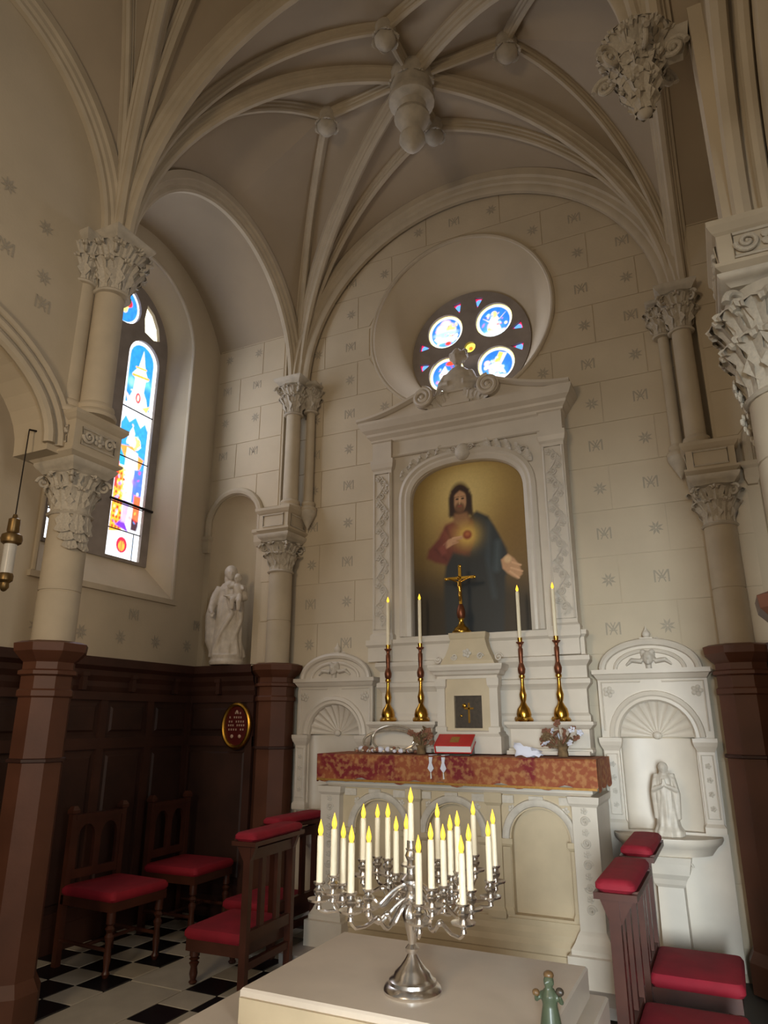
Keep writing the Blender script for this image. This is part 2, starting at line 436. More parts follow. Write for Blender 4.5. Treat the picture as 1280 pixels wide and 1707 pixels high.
# bosses
def boss(c, big):
    x, y, z = c
    if big:
        prof = [(.04, z + .06), (.17, z + .04), (.19, z - .06), (.175, z - .10), (.165, z - .22), (.19, z - .27), (.185, z - .31), (.12, z - .34), (.10, z - .40), (.135, z - .43),
                (.145, z - .47), (.12, z - .52), (.085, z - .58), (.07, z - .62), (.10, z - .645), (.105, z - .69), (.075, z - .74), (.03, z - .79), (.002, z - .80)]
        o = MB().lathe(prof, x, y, 20).build('pendant_boss', 'carved_stone', ceil)
        for k in range(8): inst(LEAF, 'boss_leaf', 'carved_stone', o, (x + .125 * math.cos(k * PI / 4), y + .125 * math.sin(k * PI / 4), z - .04), k * PI / 4, .13, (PI, 0, k * PI / 4))
        for k in range(6): inst(LEAF, 'boss_leaf', 'carved_stone', o, (x + .085 * math.cos(k * PI / 3), y + .085 * math.sin(k * PI / 3), z - .37), 0, .11, (PI, 0, k * PI / 3))
        for k in range(6): inst(LEAF, 'boss_leaf', 'carved_stone', o, (x + .05 * math.cos(k * PI / 3), y + .05 * math.sin(k * PI / 3), z - .60), 0, .085, (PI, 0, k * PI / 3))
    else:
        prof = [(.03, z + .04), (.075, z + .02), (.085, z - .05), (.075, z - .08), (.085, z - .11), (.08, z - .17), (.05, z - .21), (.02, z - .23), (.002, z - .235)]
        o = MB().lathe(prof, x, y, 14).build('small_boss', 'carved_stone', ceil)
        for k in range(6): inst(LEAF, 'boss_leaf', 'carved_stone', o, (x + .05 * math.cos(k * PI / 3), y + .05 * math.sin(k * PI / 3), z - .06), 0, .11, (PI, 0, k * PI / 3))
boss(c1, True); boss(c2, True)
for m_ in (m1, m2):
    for k in m_: boss(m_[k], False)

# ---- back wall with the round window opening
RC, RR = (-1.79, 5.03), .86; GC, GR, GY = (-1.77, 4.89), .565, 5.62
wb = struct(plate([[(-3.75, -.05), (.35, -.05), (.35, 6.7), (-3.75, 6.7)], circ(RC[0], RC[1], RR, 64)], XZ(YW), (0, .08, 0)), 'wall_back', 'wall_stone', 'limestone back wall with round window opening')
mb = MB(); A = circ(RC[0], RC[1], RR, 64); B = circ(GC[0], GC[1], GR, 64)
rows = []
for q in range(9):
    t = q / 8; bul = .03 * math.sin(PI * t)
    rows.append([((a[0] * (1 - t) + b_[0] * t), YW + (GY - YW) * (t ** 1.15), a[1] * (1 - t) + b_[1] * t) for a, b_ in zip(A, B)])
mb.rings(rows, cap=False); mb.build('window_splay', 'wall_stone', wb)
MB().tube([(u, YW - .004, v) for u, v in circ(RC[0], RC[1], RR + .012, 72)], .022, 8, loop=True).build('opening_moulding', 'rib_stone', wb)
def block_course(parent, xa, xb, z0, z1, holes, top, y, wdt, off, fac=None, dy=-.006, mp=None):
    """holes: functions x -> (lo,hi) or None; blocks are built from vertical strips so that they follow openings"""
    g = .0035; x = xa - off
    while x < xb:
        l, r = max(x, xa) + g, min(x + wdt, xb) - g; x += wdt
        if r - l < .06: continue
        xs = np.linspace(l, r, 13); mb = MB(); n = 0
        for p, q in zip(xs[:-1], xs[1:]):
            segs = []
            xm = (p + q) / 2
            lo, hi = z0 + g, z1 - g
            def spans(xx):
                h = min(hi, top(xx)) if top else hi
                S = [(lo, h)] if h > lo else []
                for hf in holes:
                    hv = hf(xx)
                    if hv:
                        N = []
                        for a, b_ in S:
                            if hv[0] > a: N.append((a, min(b_, hv[0])))
                            if hv[1] < b_: N.append((max(a, hv[1]), b_))
                        S = [s_ for s_ in N if s_[1] - s_[0] > .002]
                return S
            sp, sq = spans(p), spans(q)
            if len(sp) != len(sq) or not sp:
                sm = spans(xm)
                sp = sq = sm
            for (a, b_), (c_, d_) in zip(sp, sq):
                v = [(p, y, a), (q, y, c_), (q, y, d_), (p, y, b_)]
                f = [(vx, vy + dy, vz) for vx, vy, vz in v]
                mb.add(f + v, [(0, 1, 2, 3), (0, 4, 5, 1), (3, 2, 6, 7), (0, 3, 7, 4), (1, 5, 6, 2)]); n += 1
        if n:
            if mp: mb.V = [mp(v) for v in mb.V]
            mb.build('stone_block', 'block_stone', parent, False)
def rose_hole(x):
    d = abs(x - RC[0])
    if d < RR + .03:
        h = math.sqrt((RR + .03) ** 2 - d * d); return (RC[1] - h, RC[1] + h)
top_b = lambda x: ZS + 1.72 * math.sqrt(max(0, 1 - ((x - CX) / 1.78) ** 2))
z = .17; k = 0
while z < 6.35:
    block_course(wb, -3.46, .06, z, z + .36, [rose_hole], top_b if z > 4.2 else None, YW, .74, .37 * (k % 2) + .1)
    z += .36; k += 1
kk = 0
for r_ in range(14):
    zc = .35 + .36 * r_ + 1.8
    for c_ in range(10):
        x = -3.27 + .37 * c_
        if -2.62 < x < -.82 and zc < 4.2: continue
        if zc > top_b(x) - .18 or math.hypot(x - RC[0], zc - RC[1]) < RR + .12: continue
        if x > .0 or zc > 6.2: continue
        stencil(wb, x + .37 * 0, YW - .0065, zc, (r_ + c_) % 2, .056)

# ---- rose window
win = struct(plate([circ(GC[0], GC[1], GR + .02, 64)] +
    [circ(GC[0] + sx * .243, GC[1] + sz * .23, .178, 32) for sx in (-1, 1) for sz in (-1, 1)] + [circ(GC[0], GC[1], .055, 20)] +
    [[(GC[0] + r_ * math.cos(a), GC[1] + r_ * math.sin(a)) for r_, a in ((.40, a0), (.52, a0 - .085), (.52, a0 + .085))] for a0 in [math.radians(90 * (k // 2) + (12.5 if k % 2 else -12.5)) for k in range(8)]],
    XZ(GY - .05), (0, .06, 0)), 'window_1', 'tracery', 'round stained glass window with four medallions')
def rose_light(cx, cz, kind):
    c = Canvas(cx - .2, cx + .2, cz - .2, cz + .2, .0065)
    c.fill((240, 238, 225)); c.ell(cx, cz, .19, .19, (250, 232, 150), .01); c.ell(cx, cz, .165, .165, (252, 250, 240), .01); c.ell(cx, cz, .15, .15, (40, 108, 214), .012)
    c.glow(cx - .03, cz - .08, .09, (120, 200, 235), .6); c.shards(16, cx - .11, cx + .11, cz - .11, cz + .08, .016, [(240, 170, 190), (60, 90, 210), (250, 225, 150), (200, 235, 245), (255, 255, 255), (190, 120, 190)])
    if kind == 0:   # angel
        c.poly([(cx - .11, cz + .05), (cx - .03, cz - .02), (cx - .05, cz - .09), (cx + .06, cz - .09), (cx + .03, cz), (cx + .11, cz + .07), (cx + .05, cz + .01), (cx, cz + .1), (cx - .05, cz + .01)], (255, 226, 214), .01)
        c.ell(cx, cz + .07, .03, .035, (255, 214, 130), .01); c.ell(cx - .02, cz - .05, .05, .05, (246, 200, 210), .02); c.ell(cx, cz - .12, .1, .03, (205, 240, 245), .02)
    elif kind == 1:  # crescent group
        c.poly([(cx - .12, cz - .05), (cx + .12, cz - .05), (cx + .09, cz - .1), (cx - .08, cz - .1)], (250, 250, 255), .02)
        c.ell(cx - .04, cz + .03, .06, .07, (238, 214, 224), .03); c.ell(cx + .05, cz + .02, .05, .07, (255, 220, 120), .03); c.ell(cx, cz + .1, .05, .04, (246, 190, 200), .02)
        c.ell(cx + .02, cz - .12, .03, .02, (230, 60, 50), .01); c.ell(cx, cz - .01, .12, .03, (170, 200, 245), .02)
    elif kind == 2:  # white beast with wings
        c.poly([(cx - .12, cz), (cx - .02, cz + .02), (cx + .04, cz + .12), (cx + .1, cz + .1), (cx + .04, cz), (cx + .08, cz - .1), (cx, cz - .06), (cx - .08, cz - .12), (cx - .07, cz - .03)], (255, 252, 255), .015)
        c.poly([(cx - .02, cz + .03), (cx + .03, cz + .13), (cx + .07, cz + .11), (cx + .03, cz + .02)], (252, 210, 90), .01); c.ell(cx - .09, cz + .03, .03, .03, (240, 190, 190), .01)
        c.ell(cx, cz - .125, .08, .02, (250, 250, 255), .02)
    else:
        c.poly([(cx - .05, cz - .12), (cx - .08, cz + .02), (cx - .02, cz + .1), (cx + .02, cz), (cx + .1, cz - .06), (cx + .06, cz - .12)], (250, 248, 255), .02)
        c.ell(cx + .04, cz + .12, .05, .025, (235, 70, 40), .01); c.ell(cx + .1, cz - .08, .04, .04, (246, 190, 210), .02)
    c.shards(14, cx - .08, cx + .08, cz - .10, cz + .08, .011, [(240, 160, 180), (210, 60, 70), (250, 205, 90), (120, 160, 235), (170, 210, 240)], .7)
    c.speckle(.25, 4)
    o = link(c.mesh('stained_medallion', XZ(GY - .02), lambda x, z: (x - cx) ** 2 + (z - cz) ** 2 < .192 ** 2), 'stained_medallion', 'rose_glass', win)
    return o
for kind, (sx, sz) in enumerate([(1, 1), (-1, 1), (1, -1), (-1, -1)]): rose_light(GC[0] + sx * .243, GC[1] + sz * .23, kind)
c = Canvas(GC[0] - .06, GC[0] + .06, GC[1] - .06, GC[1] + .06, .004); c.fill((255, 238, 90)); c.ell(GC[0], GC[1], .022, .022, (224, 110, 40), .012)
link(c.mesh('stained_centre', XZ(GY - .015), lambda x, z: np.hypot(x - GC[0], z - GC[1]) < .058), 'stained_centre', 'rose_glass', win)
for k in range(8):
    a0 = math.radians(90 * (k // 2) + (12.5 if k % 2 else -12.5)); px, pz = GC[0] + .475 * math.cos(a0), GC[1] + .475 * math.sin(a0)
    c = Canvas(px - .075, px + .075, pz - .075, pz + .075, .006); c.fill((206, 30, 66))
    c.ell(px, pz, .035, .035, (90, 150, 230), .01)
    link(c.mesh('stained_corner_light', XZ(GY - .018), lambda x, z: np.hypot(x - px, z - pz) < .066), 'stained_corner_light', 'rose_glass', win)

# ---- side recesses (mirrored): window wall, return wall with niche, barrel ceiling
WX = -4.40
WIN_C = 4.03
outer = archloop(WIN_C, 2.55, 5.0, .72, 28); inner = archloop(WIN_C, 2.86, 4.97, .575, 28)
wl = struct(plate([[(.3, -.05), (5.25, -.05), (5.25, 6.1), (.3, 6.1)], outer], YZ(WX), (-.06, 0, 0)), 'wall_left', 'wall_stone', 'pale stone left wall with deep window embrasure')
mb = MB(); rows = []
for q in range(5):
    t = q / 4; rows.append([(WX - .25 * t, a[0] * (1 - t) + b_[0] * t, a[1] * (1 - t) + b_[1] * t) for a, b_ in zip(outer, inner)])
mb.rings(rows, cap=False); mb.build('window_splay', 'wall_stone', wl)
MB().tube([(WX + .005, u, v) for u, v in outer[1:] + outer[:1]], .02, 8).build('embrasure_moulding', 'rib_stone', wl)
MB().box(WX - .02, WX + .035, WIN_C - .76, WIN_C + .76, 2.50, 2.545).build('window_sill', 'rib_stone', wl)
for q, y in enumerate((3.0, 3.4, 3.8, 4.2, 4.6, 5.0)):
    inst(STAR, 'stencil_motif', 'stencil_paint', wl, (WX + .003, y, 2.16), 0, .06, (0, 0, PI / 2)); 
    if q % 2: inst(MONO, 'stencil_motif', 'stencil_paint', wl, (WX + .003, y + .12, 2.36), 0, .055, (0, 0, PI / 2))
wr = struct(MB().box(1.1, 1.16, .3, 5.25, -.05, 6.1), 'wall_right', 'wall_stone', 'pale stone wall of the right recess')
# barrel ceilings of the recesses
fa = fullarc((0, YF, ZS), (0, CY, 5.98), (0, YB, ZS))
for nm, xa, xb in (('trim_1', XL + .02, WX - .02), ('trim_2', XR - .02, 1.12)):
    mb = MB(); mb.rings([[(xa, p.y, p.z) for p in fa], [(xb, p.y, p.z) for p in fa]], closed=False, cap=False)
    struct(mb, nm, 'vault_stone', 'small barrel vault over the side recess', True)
# return walls with niches
def return_wall(name, xa, xb, ncx, label):
    Y = 5.15; loop = archloop(ncx, 1.98, 3.34, .27, 20)
    o = struct(plate([[(xa, -.05), (xb, -.05), (xb, 5.9), (xa, 5.9)], loop], XZ(Y), (0, .05, 0)), name, 'wall_stone', label)
    mb = MB()
    R = [[(ncx + .27 * math.cos(a), Y + .03 + .22 * math.sin(a), zz) for a in np.linspace(0, PI, 17)] for zz in (1.97, 2.6, 3.34)]
    for t in np.linspace(.1, 1, 8):
        b_ = t * PI / 2
        R.append([(ncx + .27 * math.cos(a) * math.cos(b_), Y + .03 + .22 * math.sin(a) * math.cos(b_), 3.34 + .27 * math.sin(b_)) for a in np.linspace(0, PI, 17)])
    mb.rings(R, closed=False, cap=False); mb.build('niche_shell', 'wall_stone', o)
    pa = [(ncx + .31, Y - .015, 3.2)] + [(u, Y - .015, v) for u, v in circ(ncx, 3.34, .31, 24, 0, PI)] + [(ncx - .31, Y - .015, 3.2)]
    MB().tube(pa, .035, 8).build('niche_arch_moulding', 'rib_stone', o)
    for s_ in (-1, 1):
        MB().frust(ncx + s_ * .31 - .045, ncx + s_ * .31 + .045, Y - .05, Y, [(-.015, 3.06), (0, 3.10), (0, 3.17), (.015, 3.19), (.015, 3.22)]).build('niche_impost', 'rib_stone', o, False)
    hole = lambda x: (1.9, 3.34 + math.sqrt(max(.0001, .345 ** 2 - (x - ncx) ** 2))) if abs(x - ncx) < .345 else None
    zz = 2.0; q = 0
    while zz < 5.6:
        block_course(o, xa + .02, xb - .02, zz, zz + .36, [hole], None, Y, .55, .27 * (q % 2)); zz += .36; q += 1
    for q in range(8):
        zc = 3.94 + .36 * (q) - .25
        for xx in (ncx - .2, ncx + .17):
            if zc < 5.4 and not (abs(xx - ncx) < .4 and zc < 3.8): stencil(o, xx, Y - .0065, zc, q % 2, .052)
    return o
rl = return_wall('wall_niche_left', WX, -3.55, -4.06, 'stone return wall with a statue niche beside the corner column')
rr = return_wall('wall_niche_right', .15, 1.1, .66, 'stone return wall with niche right of the altar')

# ---- stained glass lancet window in the left recess
GX = WX - .25
lan = [(3.725, .195), (4.335, .195)]
ROU = (4.03, 5.27, .20)
q_r = [(4.30, 5.10), (4.42, 5.07), (4.50, 5.10), (4.47, 5.23), (4.40, 5.34), (4.30, 5.40), (4.28, 5.24)]
q_l = [(2 * 4.03 - u, v) for u, v in q_r][::-1]
win2 = struct(plate([archloop(WIN_C, 2.84, 4.97, .60, 28)] + [archloop(cy_, 2.87, 4.81, r_, 16) for cy_, r_ in lan] + [circ(ROU[0], ROU[1], ROU[2], 28), q_r, q_l], YZ(GX + .03), (-.06, 0, 0)), 'window_2', 'tracery', 'tall twin lancet stained glass window with roundel')
def inlan(cy_, r_): return lambda x, z: (np.abs(x - cy_) < r_ + .01) & ((z < 4.81) | ((x - cy_) ** 2 + (z - 4.81) ** 2 < (r_ + .012) ** 2))
def lancet(cy_, main):
    c = Canvas(cy_ - .205, cy_ + .205, 2.86, 5.03, .0075); Y = lambda d: cy_ + d
    c.fill((236, 240, 246))
    # blue upper field with white canopy
    top = [(Y(-.15), 4.33), (Y(.15), 4.33), (Y(.15), 4.82)] + [(cy_ + .15 * math.cos(a), 4.82 + .15 * math.sin(a)) for a in np.linspace(0, PI, 12)]
    c.poly(top, (38, 128, 226), .012)
    c.glow(cy_ - .1, 4.55, .05, (150, 220, 250), .8); c.glow(cy_ + .1, 4.6, .05, (110, 200, 250), .7)
    c.poly([(Y(-.14), 4.30), (Y(.14), 4.30), (Y(.10), 4.44), (Y(.06), 4.5), (Y(.07), 4.62), (Y(.1), 4.64), (Y(.05), 4.74), (Y(.01), 4.92), (Y(-.03), 4.74), (Y(-.1), 4.64), (Y(-.06), 4.6), (Y(-.07), 4.48)], (250, 246, 240), .012)
    c.line([(Y(-.09), 4.63), (Y(.1), 4.66)], .025, (250, 160, 60), .008); c.line([(Y(-.06), 4.72), (Y(.06), 4.74)], .02, (250, 170, 80), .008)
    c.ell(cy_, 4.42, .032, .055, (226, 40, 60), .01); c.ell(cy_, 4.42, .014, .03, (250, 230, 200), .008)
    c.poly([(Y(-.16), 4.44), (Y(-.06), 4.36), (Y(-.12), 4.34)], (240, 190, 190), .01); c.poly([(Y(.16), 4.40), (Y(.06), 4.34), (Y(.12), 4.31)], (250, 180, 100), .01)
    # middle: blue ground, winged saint with halo
    c.poly([(Y(-.17), 3.72), (Y(.17), 3.72), (Y(.17), 4.12), (Y(.12), 4.2), (Y(.07), 4.14), (Y(0), 4.22), (Y(-.07), 4.15), (Y(-.12), 4.2), (Y(-.17), 4.1)], (46, 140, 230), .012)
    c.poly([(Y(-.17), 3.72), (Y(-.04), 3.72), (Y(-.05), 3.86), (Y(-.17), 3.93)], (40, 150, 190), .01)
    c.ell(cy_ + .035, 3.97, .06, .065, (252, 230, 110), .01); c.ell(cy_ + .0, 3.97, .035, .055, (255, 240, 225), .01)
    c.poly([(Y(-.08), 3.95), (Y(-.01), 3.92), (Y(.01), 4.06), (Y(-.02), 4.12), (Y(-.06), 4.04)], (250, 250, 255), .012)
    c.poly([(Y(-.15), 3.9), (Y(-.08), 3.8), (Y(.1), 3.7), (Y(.15), 3.84), (Y(.08), 3.86), (Y(0), 3.93)], (224, 140, 60), .015)
    c.poly([(Y(-.06), 3.9), (Y(.07), 3.88), (Y(.1), 3.6), (Y(.05), 3.2), (Y(-.09), 3.2), (Y(-.07), 3.6)], (246, 244, 250), .02)
    c.poly([(Y(.05), 3.72), (Y(.17), 3.74), (Y(.17), 3.4), (Y(.05), 3.4)], (70, 110, 226), .02); c.glow(cy_ + .05, 3.6, .045, (130, 90, 220), .8)
    c.poly([(Y(.08), 3.48), (Y(.18), 3.48), (Y(.18), 3.22), (Y(.08), 3.2)], (240, 100, 60), .02)
    c.poly([(Y(-.18), 3.72), (Y(-.07), 3.70), (Y(-.04), 3.3), (Y(-.02), 3.12), (Y(-.18), 3.08)], (236, 160, 50), .015)
    if main:
        for zz in np.arange(3.14, 3.70, .045):
            for d in np.arange(-.165, -.04, .036): c.ell(Y(d), zz, .012, .014, (214, 70, 30) if rng.rand() < .5 else (255, 236, 130), .006)
        c.poly([(Y(-.18), 3.74), (Y(-.13), 3.74), (Y(-.13), 3.5), (Y(-.18), 3.5)], (232, 60, 50), .012)
    c.poly([(Y(-.1), 3.16), (Y(.06), 3.12), (Y(-.02), 3.24)], (110, 50, 200), .015); c.poly([(Y(-.04), 3.42), (Y(.04), 3.4), (Y(.02), 3.2), (Y(-.04), 3.2)], (190, 160, 240), .02)
    c.poly([(Y(.08), 3.26), (Y(.17), 3.24), (Y(.15), 3.15), (Y(.08), 3.15)], (60, 40, 50), .015)
    # bottom panel with red shield
    c.poly([(Y(-.17), 2.9), (Y(.17), 2.9), (Y(.17), 3.09), (Y(-.17), 3.09)], (214, 228, 246), .01)
    c.ell(cy_, 2.995, .062, .072, (222, 34, 60), .008); c.ell(cy_, 2.985, .034, .045, (255, 190, 60), .01); c.line([(cy_, 2.93), (cy_, 3.03)], .01, (222, 34, 60)); c.line([(cy_ - .02, 2.94), (cy_ - .02, 3.02)], .006, (222, 34, 60)); c.line([(cy_ + .02, 2.94), (cy_ + .02, 3.02)], .006, (222, 34, 60))
    c.shards(26, Y(-.13), Y(.13), 3.15, 3.75, .018, [(240, 120, 60), (120, 90, 210), (255, 255, 255), (250, 200, 80), (210, 50, 60), (80, 150, 230)], .6)
    c.shards(12, Y(-.1), Y(.1), 3.78, 4.15, .015, [(250, 250, 255), (250, 200, 120), (60, 150, 230), (170, 210, 245)], .6)
    c.shards(12, Y(-.1), Y(.1), 4.3, 4.7, .015, [(250, 250, 255), (250, 180, 120), (60, 150, 230), (226, 80, 80)], .5)
    # white beaded border
    for s_ in (-1, 1):
        c.line([(Y(s_ * .178), 2.88), (Y(s_ * .178), 4.82)], .026, (250, 250, 255), .006); c.line([(Y(s_ * .160), 2.88), (Y(s_ * .160), 4.82)], .006, (96, 110, 140), .004, .7)
    c.line([(cy_ + .178 * math.cos(a), 4.81 + .178 * math.sin(a)) for a in np.linspace(0, PI, 16)], .026, (250, 250, 250), .006)
    if not main: c.mix(np.full(c.X.shape, .55), (232, 244, 255))
    c.speckle(.22, 4)
    zs_ = [2.86, 3.12, 3.36, 3.80, 4.28, 5.05]
    ins = inlan(cy_, .195)
    for a, b_ in zip(zs_[:-1], zs_[1:]):
        link(c.mesh('stained_panel', YZ(GX), lambda x, z: ins(x, z) & (z >= a) & (z < b_)), 'stained_panel', 'stained_glass', win2)
    for zz in zs_[1:-1]: MB().box(GX + .002, GX + .012, cy_ - .2, cy_ + .2, zz - .004, zz + .004).build('lead_bar', 'lead', win2, False)
    MB().box(GX + .002, GX + .009, cy_ + .12, cy_ + .124, 2.87, 3.12).build('lead_bar', 'lead', win2, False)
lancet(lan[1][0], True); lancet(lan[0][0], False)
MB().tube([(GX + .06, 4.10, 3.36), (GX + .06, 4.60, 3.36)], .013, 8).build('saddle_bar', 'iron', win2)
c = Canvas(3.82, 4.24, 5.06, 5.48, .008); c.fill((245, 245, 245)); c.ell(4.03, 5.27, .178, .178, (40, 120, 214), .012)
c.poly([(3.95, 5.42), (4.05, 5.45), (4.12, 5.3), (4.06, 5.2), (4.0, 5.3)], (252, 214, 90), .015); c.ell(4.09, 5.31, .05, .045, (222, 40, 44), .012); c.ell(4.05, 5.24, .04, .05, (250, 220, 120), .015); c.ell(4.0, 5.3, .05, .06, (250, 240, 240), .02); c.speckle(.25, 4)
link(c.mesh('stained_roundel', YZ(GX), lambda x, z: (x - 4.03) ** 2 + (z - 5.27) ** 2 < .208 ** 2), 'stained_roundel', 'stained_glass', win2)
for L in (q_r, q_l):
    us = [p[0] for p in L]; vs = [p[1] for p in L]
    c = Canvas(min(us) - .005, max(us) + .005, min(vs) - .005, max(vs) + .005, .008); c.fill((250, 240, 205)); c.glow(np.mean(us), np.mean(vs), .06, (255, 250, 235), .9); c.speckle(.4, 3)
    link(c.mesh('stained_corner_light', YZ(GX - .004)), 'stained_corner_light', 'stained_glass', win2)

# ---- arcade walls either side of the front bay
lo = [(2.62, 3.08), (2.95, 3.08), (2.95, 6.2), (.3, 6.2), (.3, 3.08), (.62, 3.08)] + [(1.62 + 1.0 * math.cos(a), 3.12 + .62 * math.sin(a)) for a in np.linspace(PI, 0, 26)][1:]
wal = struct(plate([lo], YZ(XL - .02), (-.30, 0, 0)), 'wall_arcade_left', 'wall_stone', 'stone arcade wall above the low left arch')
for q, (r_, wd) in enumerate(((.0, .035), (.075, .03), (.14, .028))):
    MB().tube([(XL - .01, 1.62 + (1.0 + r_) * math.cos(a), 3.12 + (.62 + r_) * math.sin(a)) for a in np.linspace(0, PI, 30)], wd, 8).build('archivolt', 'rib_stone', wal)
for y_, z_, k_ in ((2.42, 4.16, 0), (2.44, 3.98, 1), (2.15, 4.2, 1), (2.1, 4.6, 0), (2.38, 4.5, 0)): inst((STAR, MONO)[k_], 'stencil_motif', 'stencil_paint', wal, (XL - .018, y_, z_), 0, .055, (0, 0, PI / 2))
RXC = .52
lo = [(2.78, 3.44), (2.95, 3.44), (2.95, 6.2), (.3, 6.2), (.3, 3.44), (.66, 3.44)] + [(1.72 + 1.06 * math.cos(a), 3.5 + 1.06 * math.sin(a)) for a in np.linspace(PI, 0, 30)]
war = struct(plate([lo], YZ(.30), (.45, 0, 0)), 'wall_arcade_right', 'wall_stone', 'stone arcade wall above the large right arch')
for x_, wd, r_ in ((.315, .04, .0), (.40, .028, -.03), (.48, .05, -.05), (.58, .03, -.03)):
    MB().tube([(x_, 1.72 + (1.06 + r_) * math.cos(a), 3.46 + (1.06 + r_) * math.sin(a)) for a in np.linspace(0, PI, 30)], wd, 8).build('archivolt', 'rib_stone', war)
fb = fullarc((0, .55, ZS), (0, 1.72, 5.98), (0, YF, ZS))
mb = MB(); mb.rings([[(XR - .02, p.y, p.z) for p in fb], [(.34, p.y, p.z) for p in fb]], closed=False, cap=False); struct(mb, 'trim_7', 'vault_stone', 'narrow arch soffit above the right arcade', True)
MB().box(.24, .34, 2.80, 3.0, 3.46, 4.72).build('respond', 'wall_stone', war, False)
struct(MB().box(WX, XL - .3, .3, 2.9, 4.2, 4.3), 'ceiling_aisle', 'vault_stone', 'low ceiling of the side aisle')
struct(MB().box(WX, XL - .3, 2.86, 2.94, 4.25, 5.0), 'wall_aisle', 'wall_stone', 'short wall above the aisle ceiling')

# ================================================================== WAINSCOT
def wain_run(name, p0, p1, nrm, npan, label):
    """panelled dark wood dado, 1.98 high, from p0 to p1 (x,y); nrm points into the room"""
    P0, P1, N = Vector((*p0, 0)), Vector((*p1, 0)), Vector((*nrm, 0)); D = (P1 - P0); L = D.length; D.normalize()
    mtx = Matrix(((D.x, N.x, 0, P0.x), (D.y, N.y, 0, P0.y), (0, 0, 1, 0), (0, 0, 0, 1)))
    o = struct(MB().box(0, L, .005, .03, .02, 1.92).xf(mtx), name, 'wood_panel', label)
    bld = lambda mb, nm, m_='wood': mb.xf(mtx).build(nm, m_, o, False)
    bld(MB().box(0, L, .03, .065, .0, .16), 'skirting'); bld(MB().box(0, L, .03, .05, .16, .24), 'bottom_rail')
    bld(MB().box(0, L, .03, .05, 1.30, 1.38), 'middle_rail'); bld(MB().box(0, L, .03, .055, 1.66, 1.72), 'top_rail')
    R = [[(0, y, z), (L, y, z)] for y, z in ((.03, 1.72), (.045, 1.76), (.045, 1.80), (.07, 1.84), (.075, 1.88), (.11, 1.91), (.115, 1.975), (0, 1.98))]
    bld(MB().rings(R, closed=False, cap=False), 'cornice')
    w_ = L / npan
    for k in range(npan + 1):
        x = min(max(k * w_, .035), L - .035); bld(MB().box(x - .035, x + .035, .03, .048, .24, 1.66), 'stile')
    for k in range(npan):
        a, b_ = k * w_ + .05, (k + 1) * w_ - .05
        bld(MB().frust(a, b_, -.04, -.03, [(0, 0), (-.02, .012)]).xf(Matrix(((1, 0, 0, 0), (0, 1, 0, .07), (0, 0, 1, 0), (0, 0, 0, 1)))) if False else panel_mb(a, b_, .26, 1.28), 'panel', 'wood_panel')
        bld(panel_mb(a, b_, 1.40, 1.64), 'frieze_panel', 'wood_panel')
        c_ = (a + b_) / 2
        bld(MB().box(c_ - .02, c_ + .02, .045, .085, 1.73, 1.83).box(c_ - .03, c_ + .03, .045, .095, 1.83, 1.86), 'bracket')
    return o
def panel_mb(a, b_, z0, z1):
    R = []
    for i_, y in ((0, .03), (.025, .034), (.04, .046), (.055, .046)):
        R.append([(a + i_, y, z0 + i_), (b_ - i_, y, z0 + i_), (b_ - i_, y, z1 - i_), (a + i_, y, z1 - i_)])
    return MB().rings(R)
wain_run('trim_3', (WX + .005, .6), (WX + .005, 5.06), (1, 0), 9, 'dark carved wood wainscot along the left window wall')
wain_run('trim_4', (WX, 5.10), (-3.66, 5.10), (0, -1), 1, 'dark wood panelling below the statue niche')
wain_run('trim_5', (.27, 5.10), (1.1, 5.10), (0, -1), 1, 'dark wood panelling of the right recess')
wain_run('trim_6', (XL + .02, 2.64), (XL + .02, 2.92), (1, 0), 1, 'narrow dark wood panelling behind the left pillar') if False else None

# ================================================================== COLUMNS
def octa(x, y, r, z, n=8): return [(x + r / math.cos(PI / n) * math.cos(2 * PI * (k + .5) / n), y + r / math.cos(PI / n) * math.sin(2 * PI * (k + .5) / n), z) for k in range(n)]
def wood_case(t, x, y, h, top=1.98):
    o = MB().rings([octa(x, y, r, z) for r, z in ((h + .03, 0), (h + .03, .16), (h + .01, .20), (h, .22), (h, top - .32), (h + .012, top - .31), (h + .012, top - .28), (h, top - .27), (h, top - .20), (h + .02, top - .19), (h + .02, top - .17), (h, top - .16), (h, top - .12), (h + .02, top - .10), (h + .055, top - .06), (h + .06, top - .015), (h + .02, top))]).build('wood_casing', 'wood_light', t, False)
    MB().rings([octa(x, y, h + r, z) for r, z in ((.0, 1.28), (.014, 1.285), (.014, 1.30), (.0, 1.305))]).build('casing_band', 'wood', o, False)
    return o
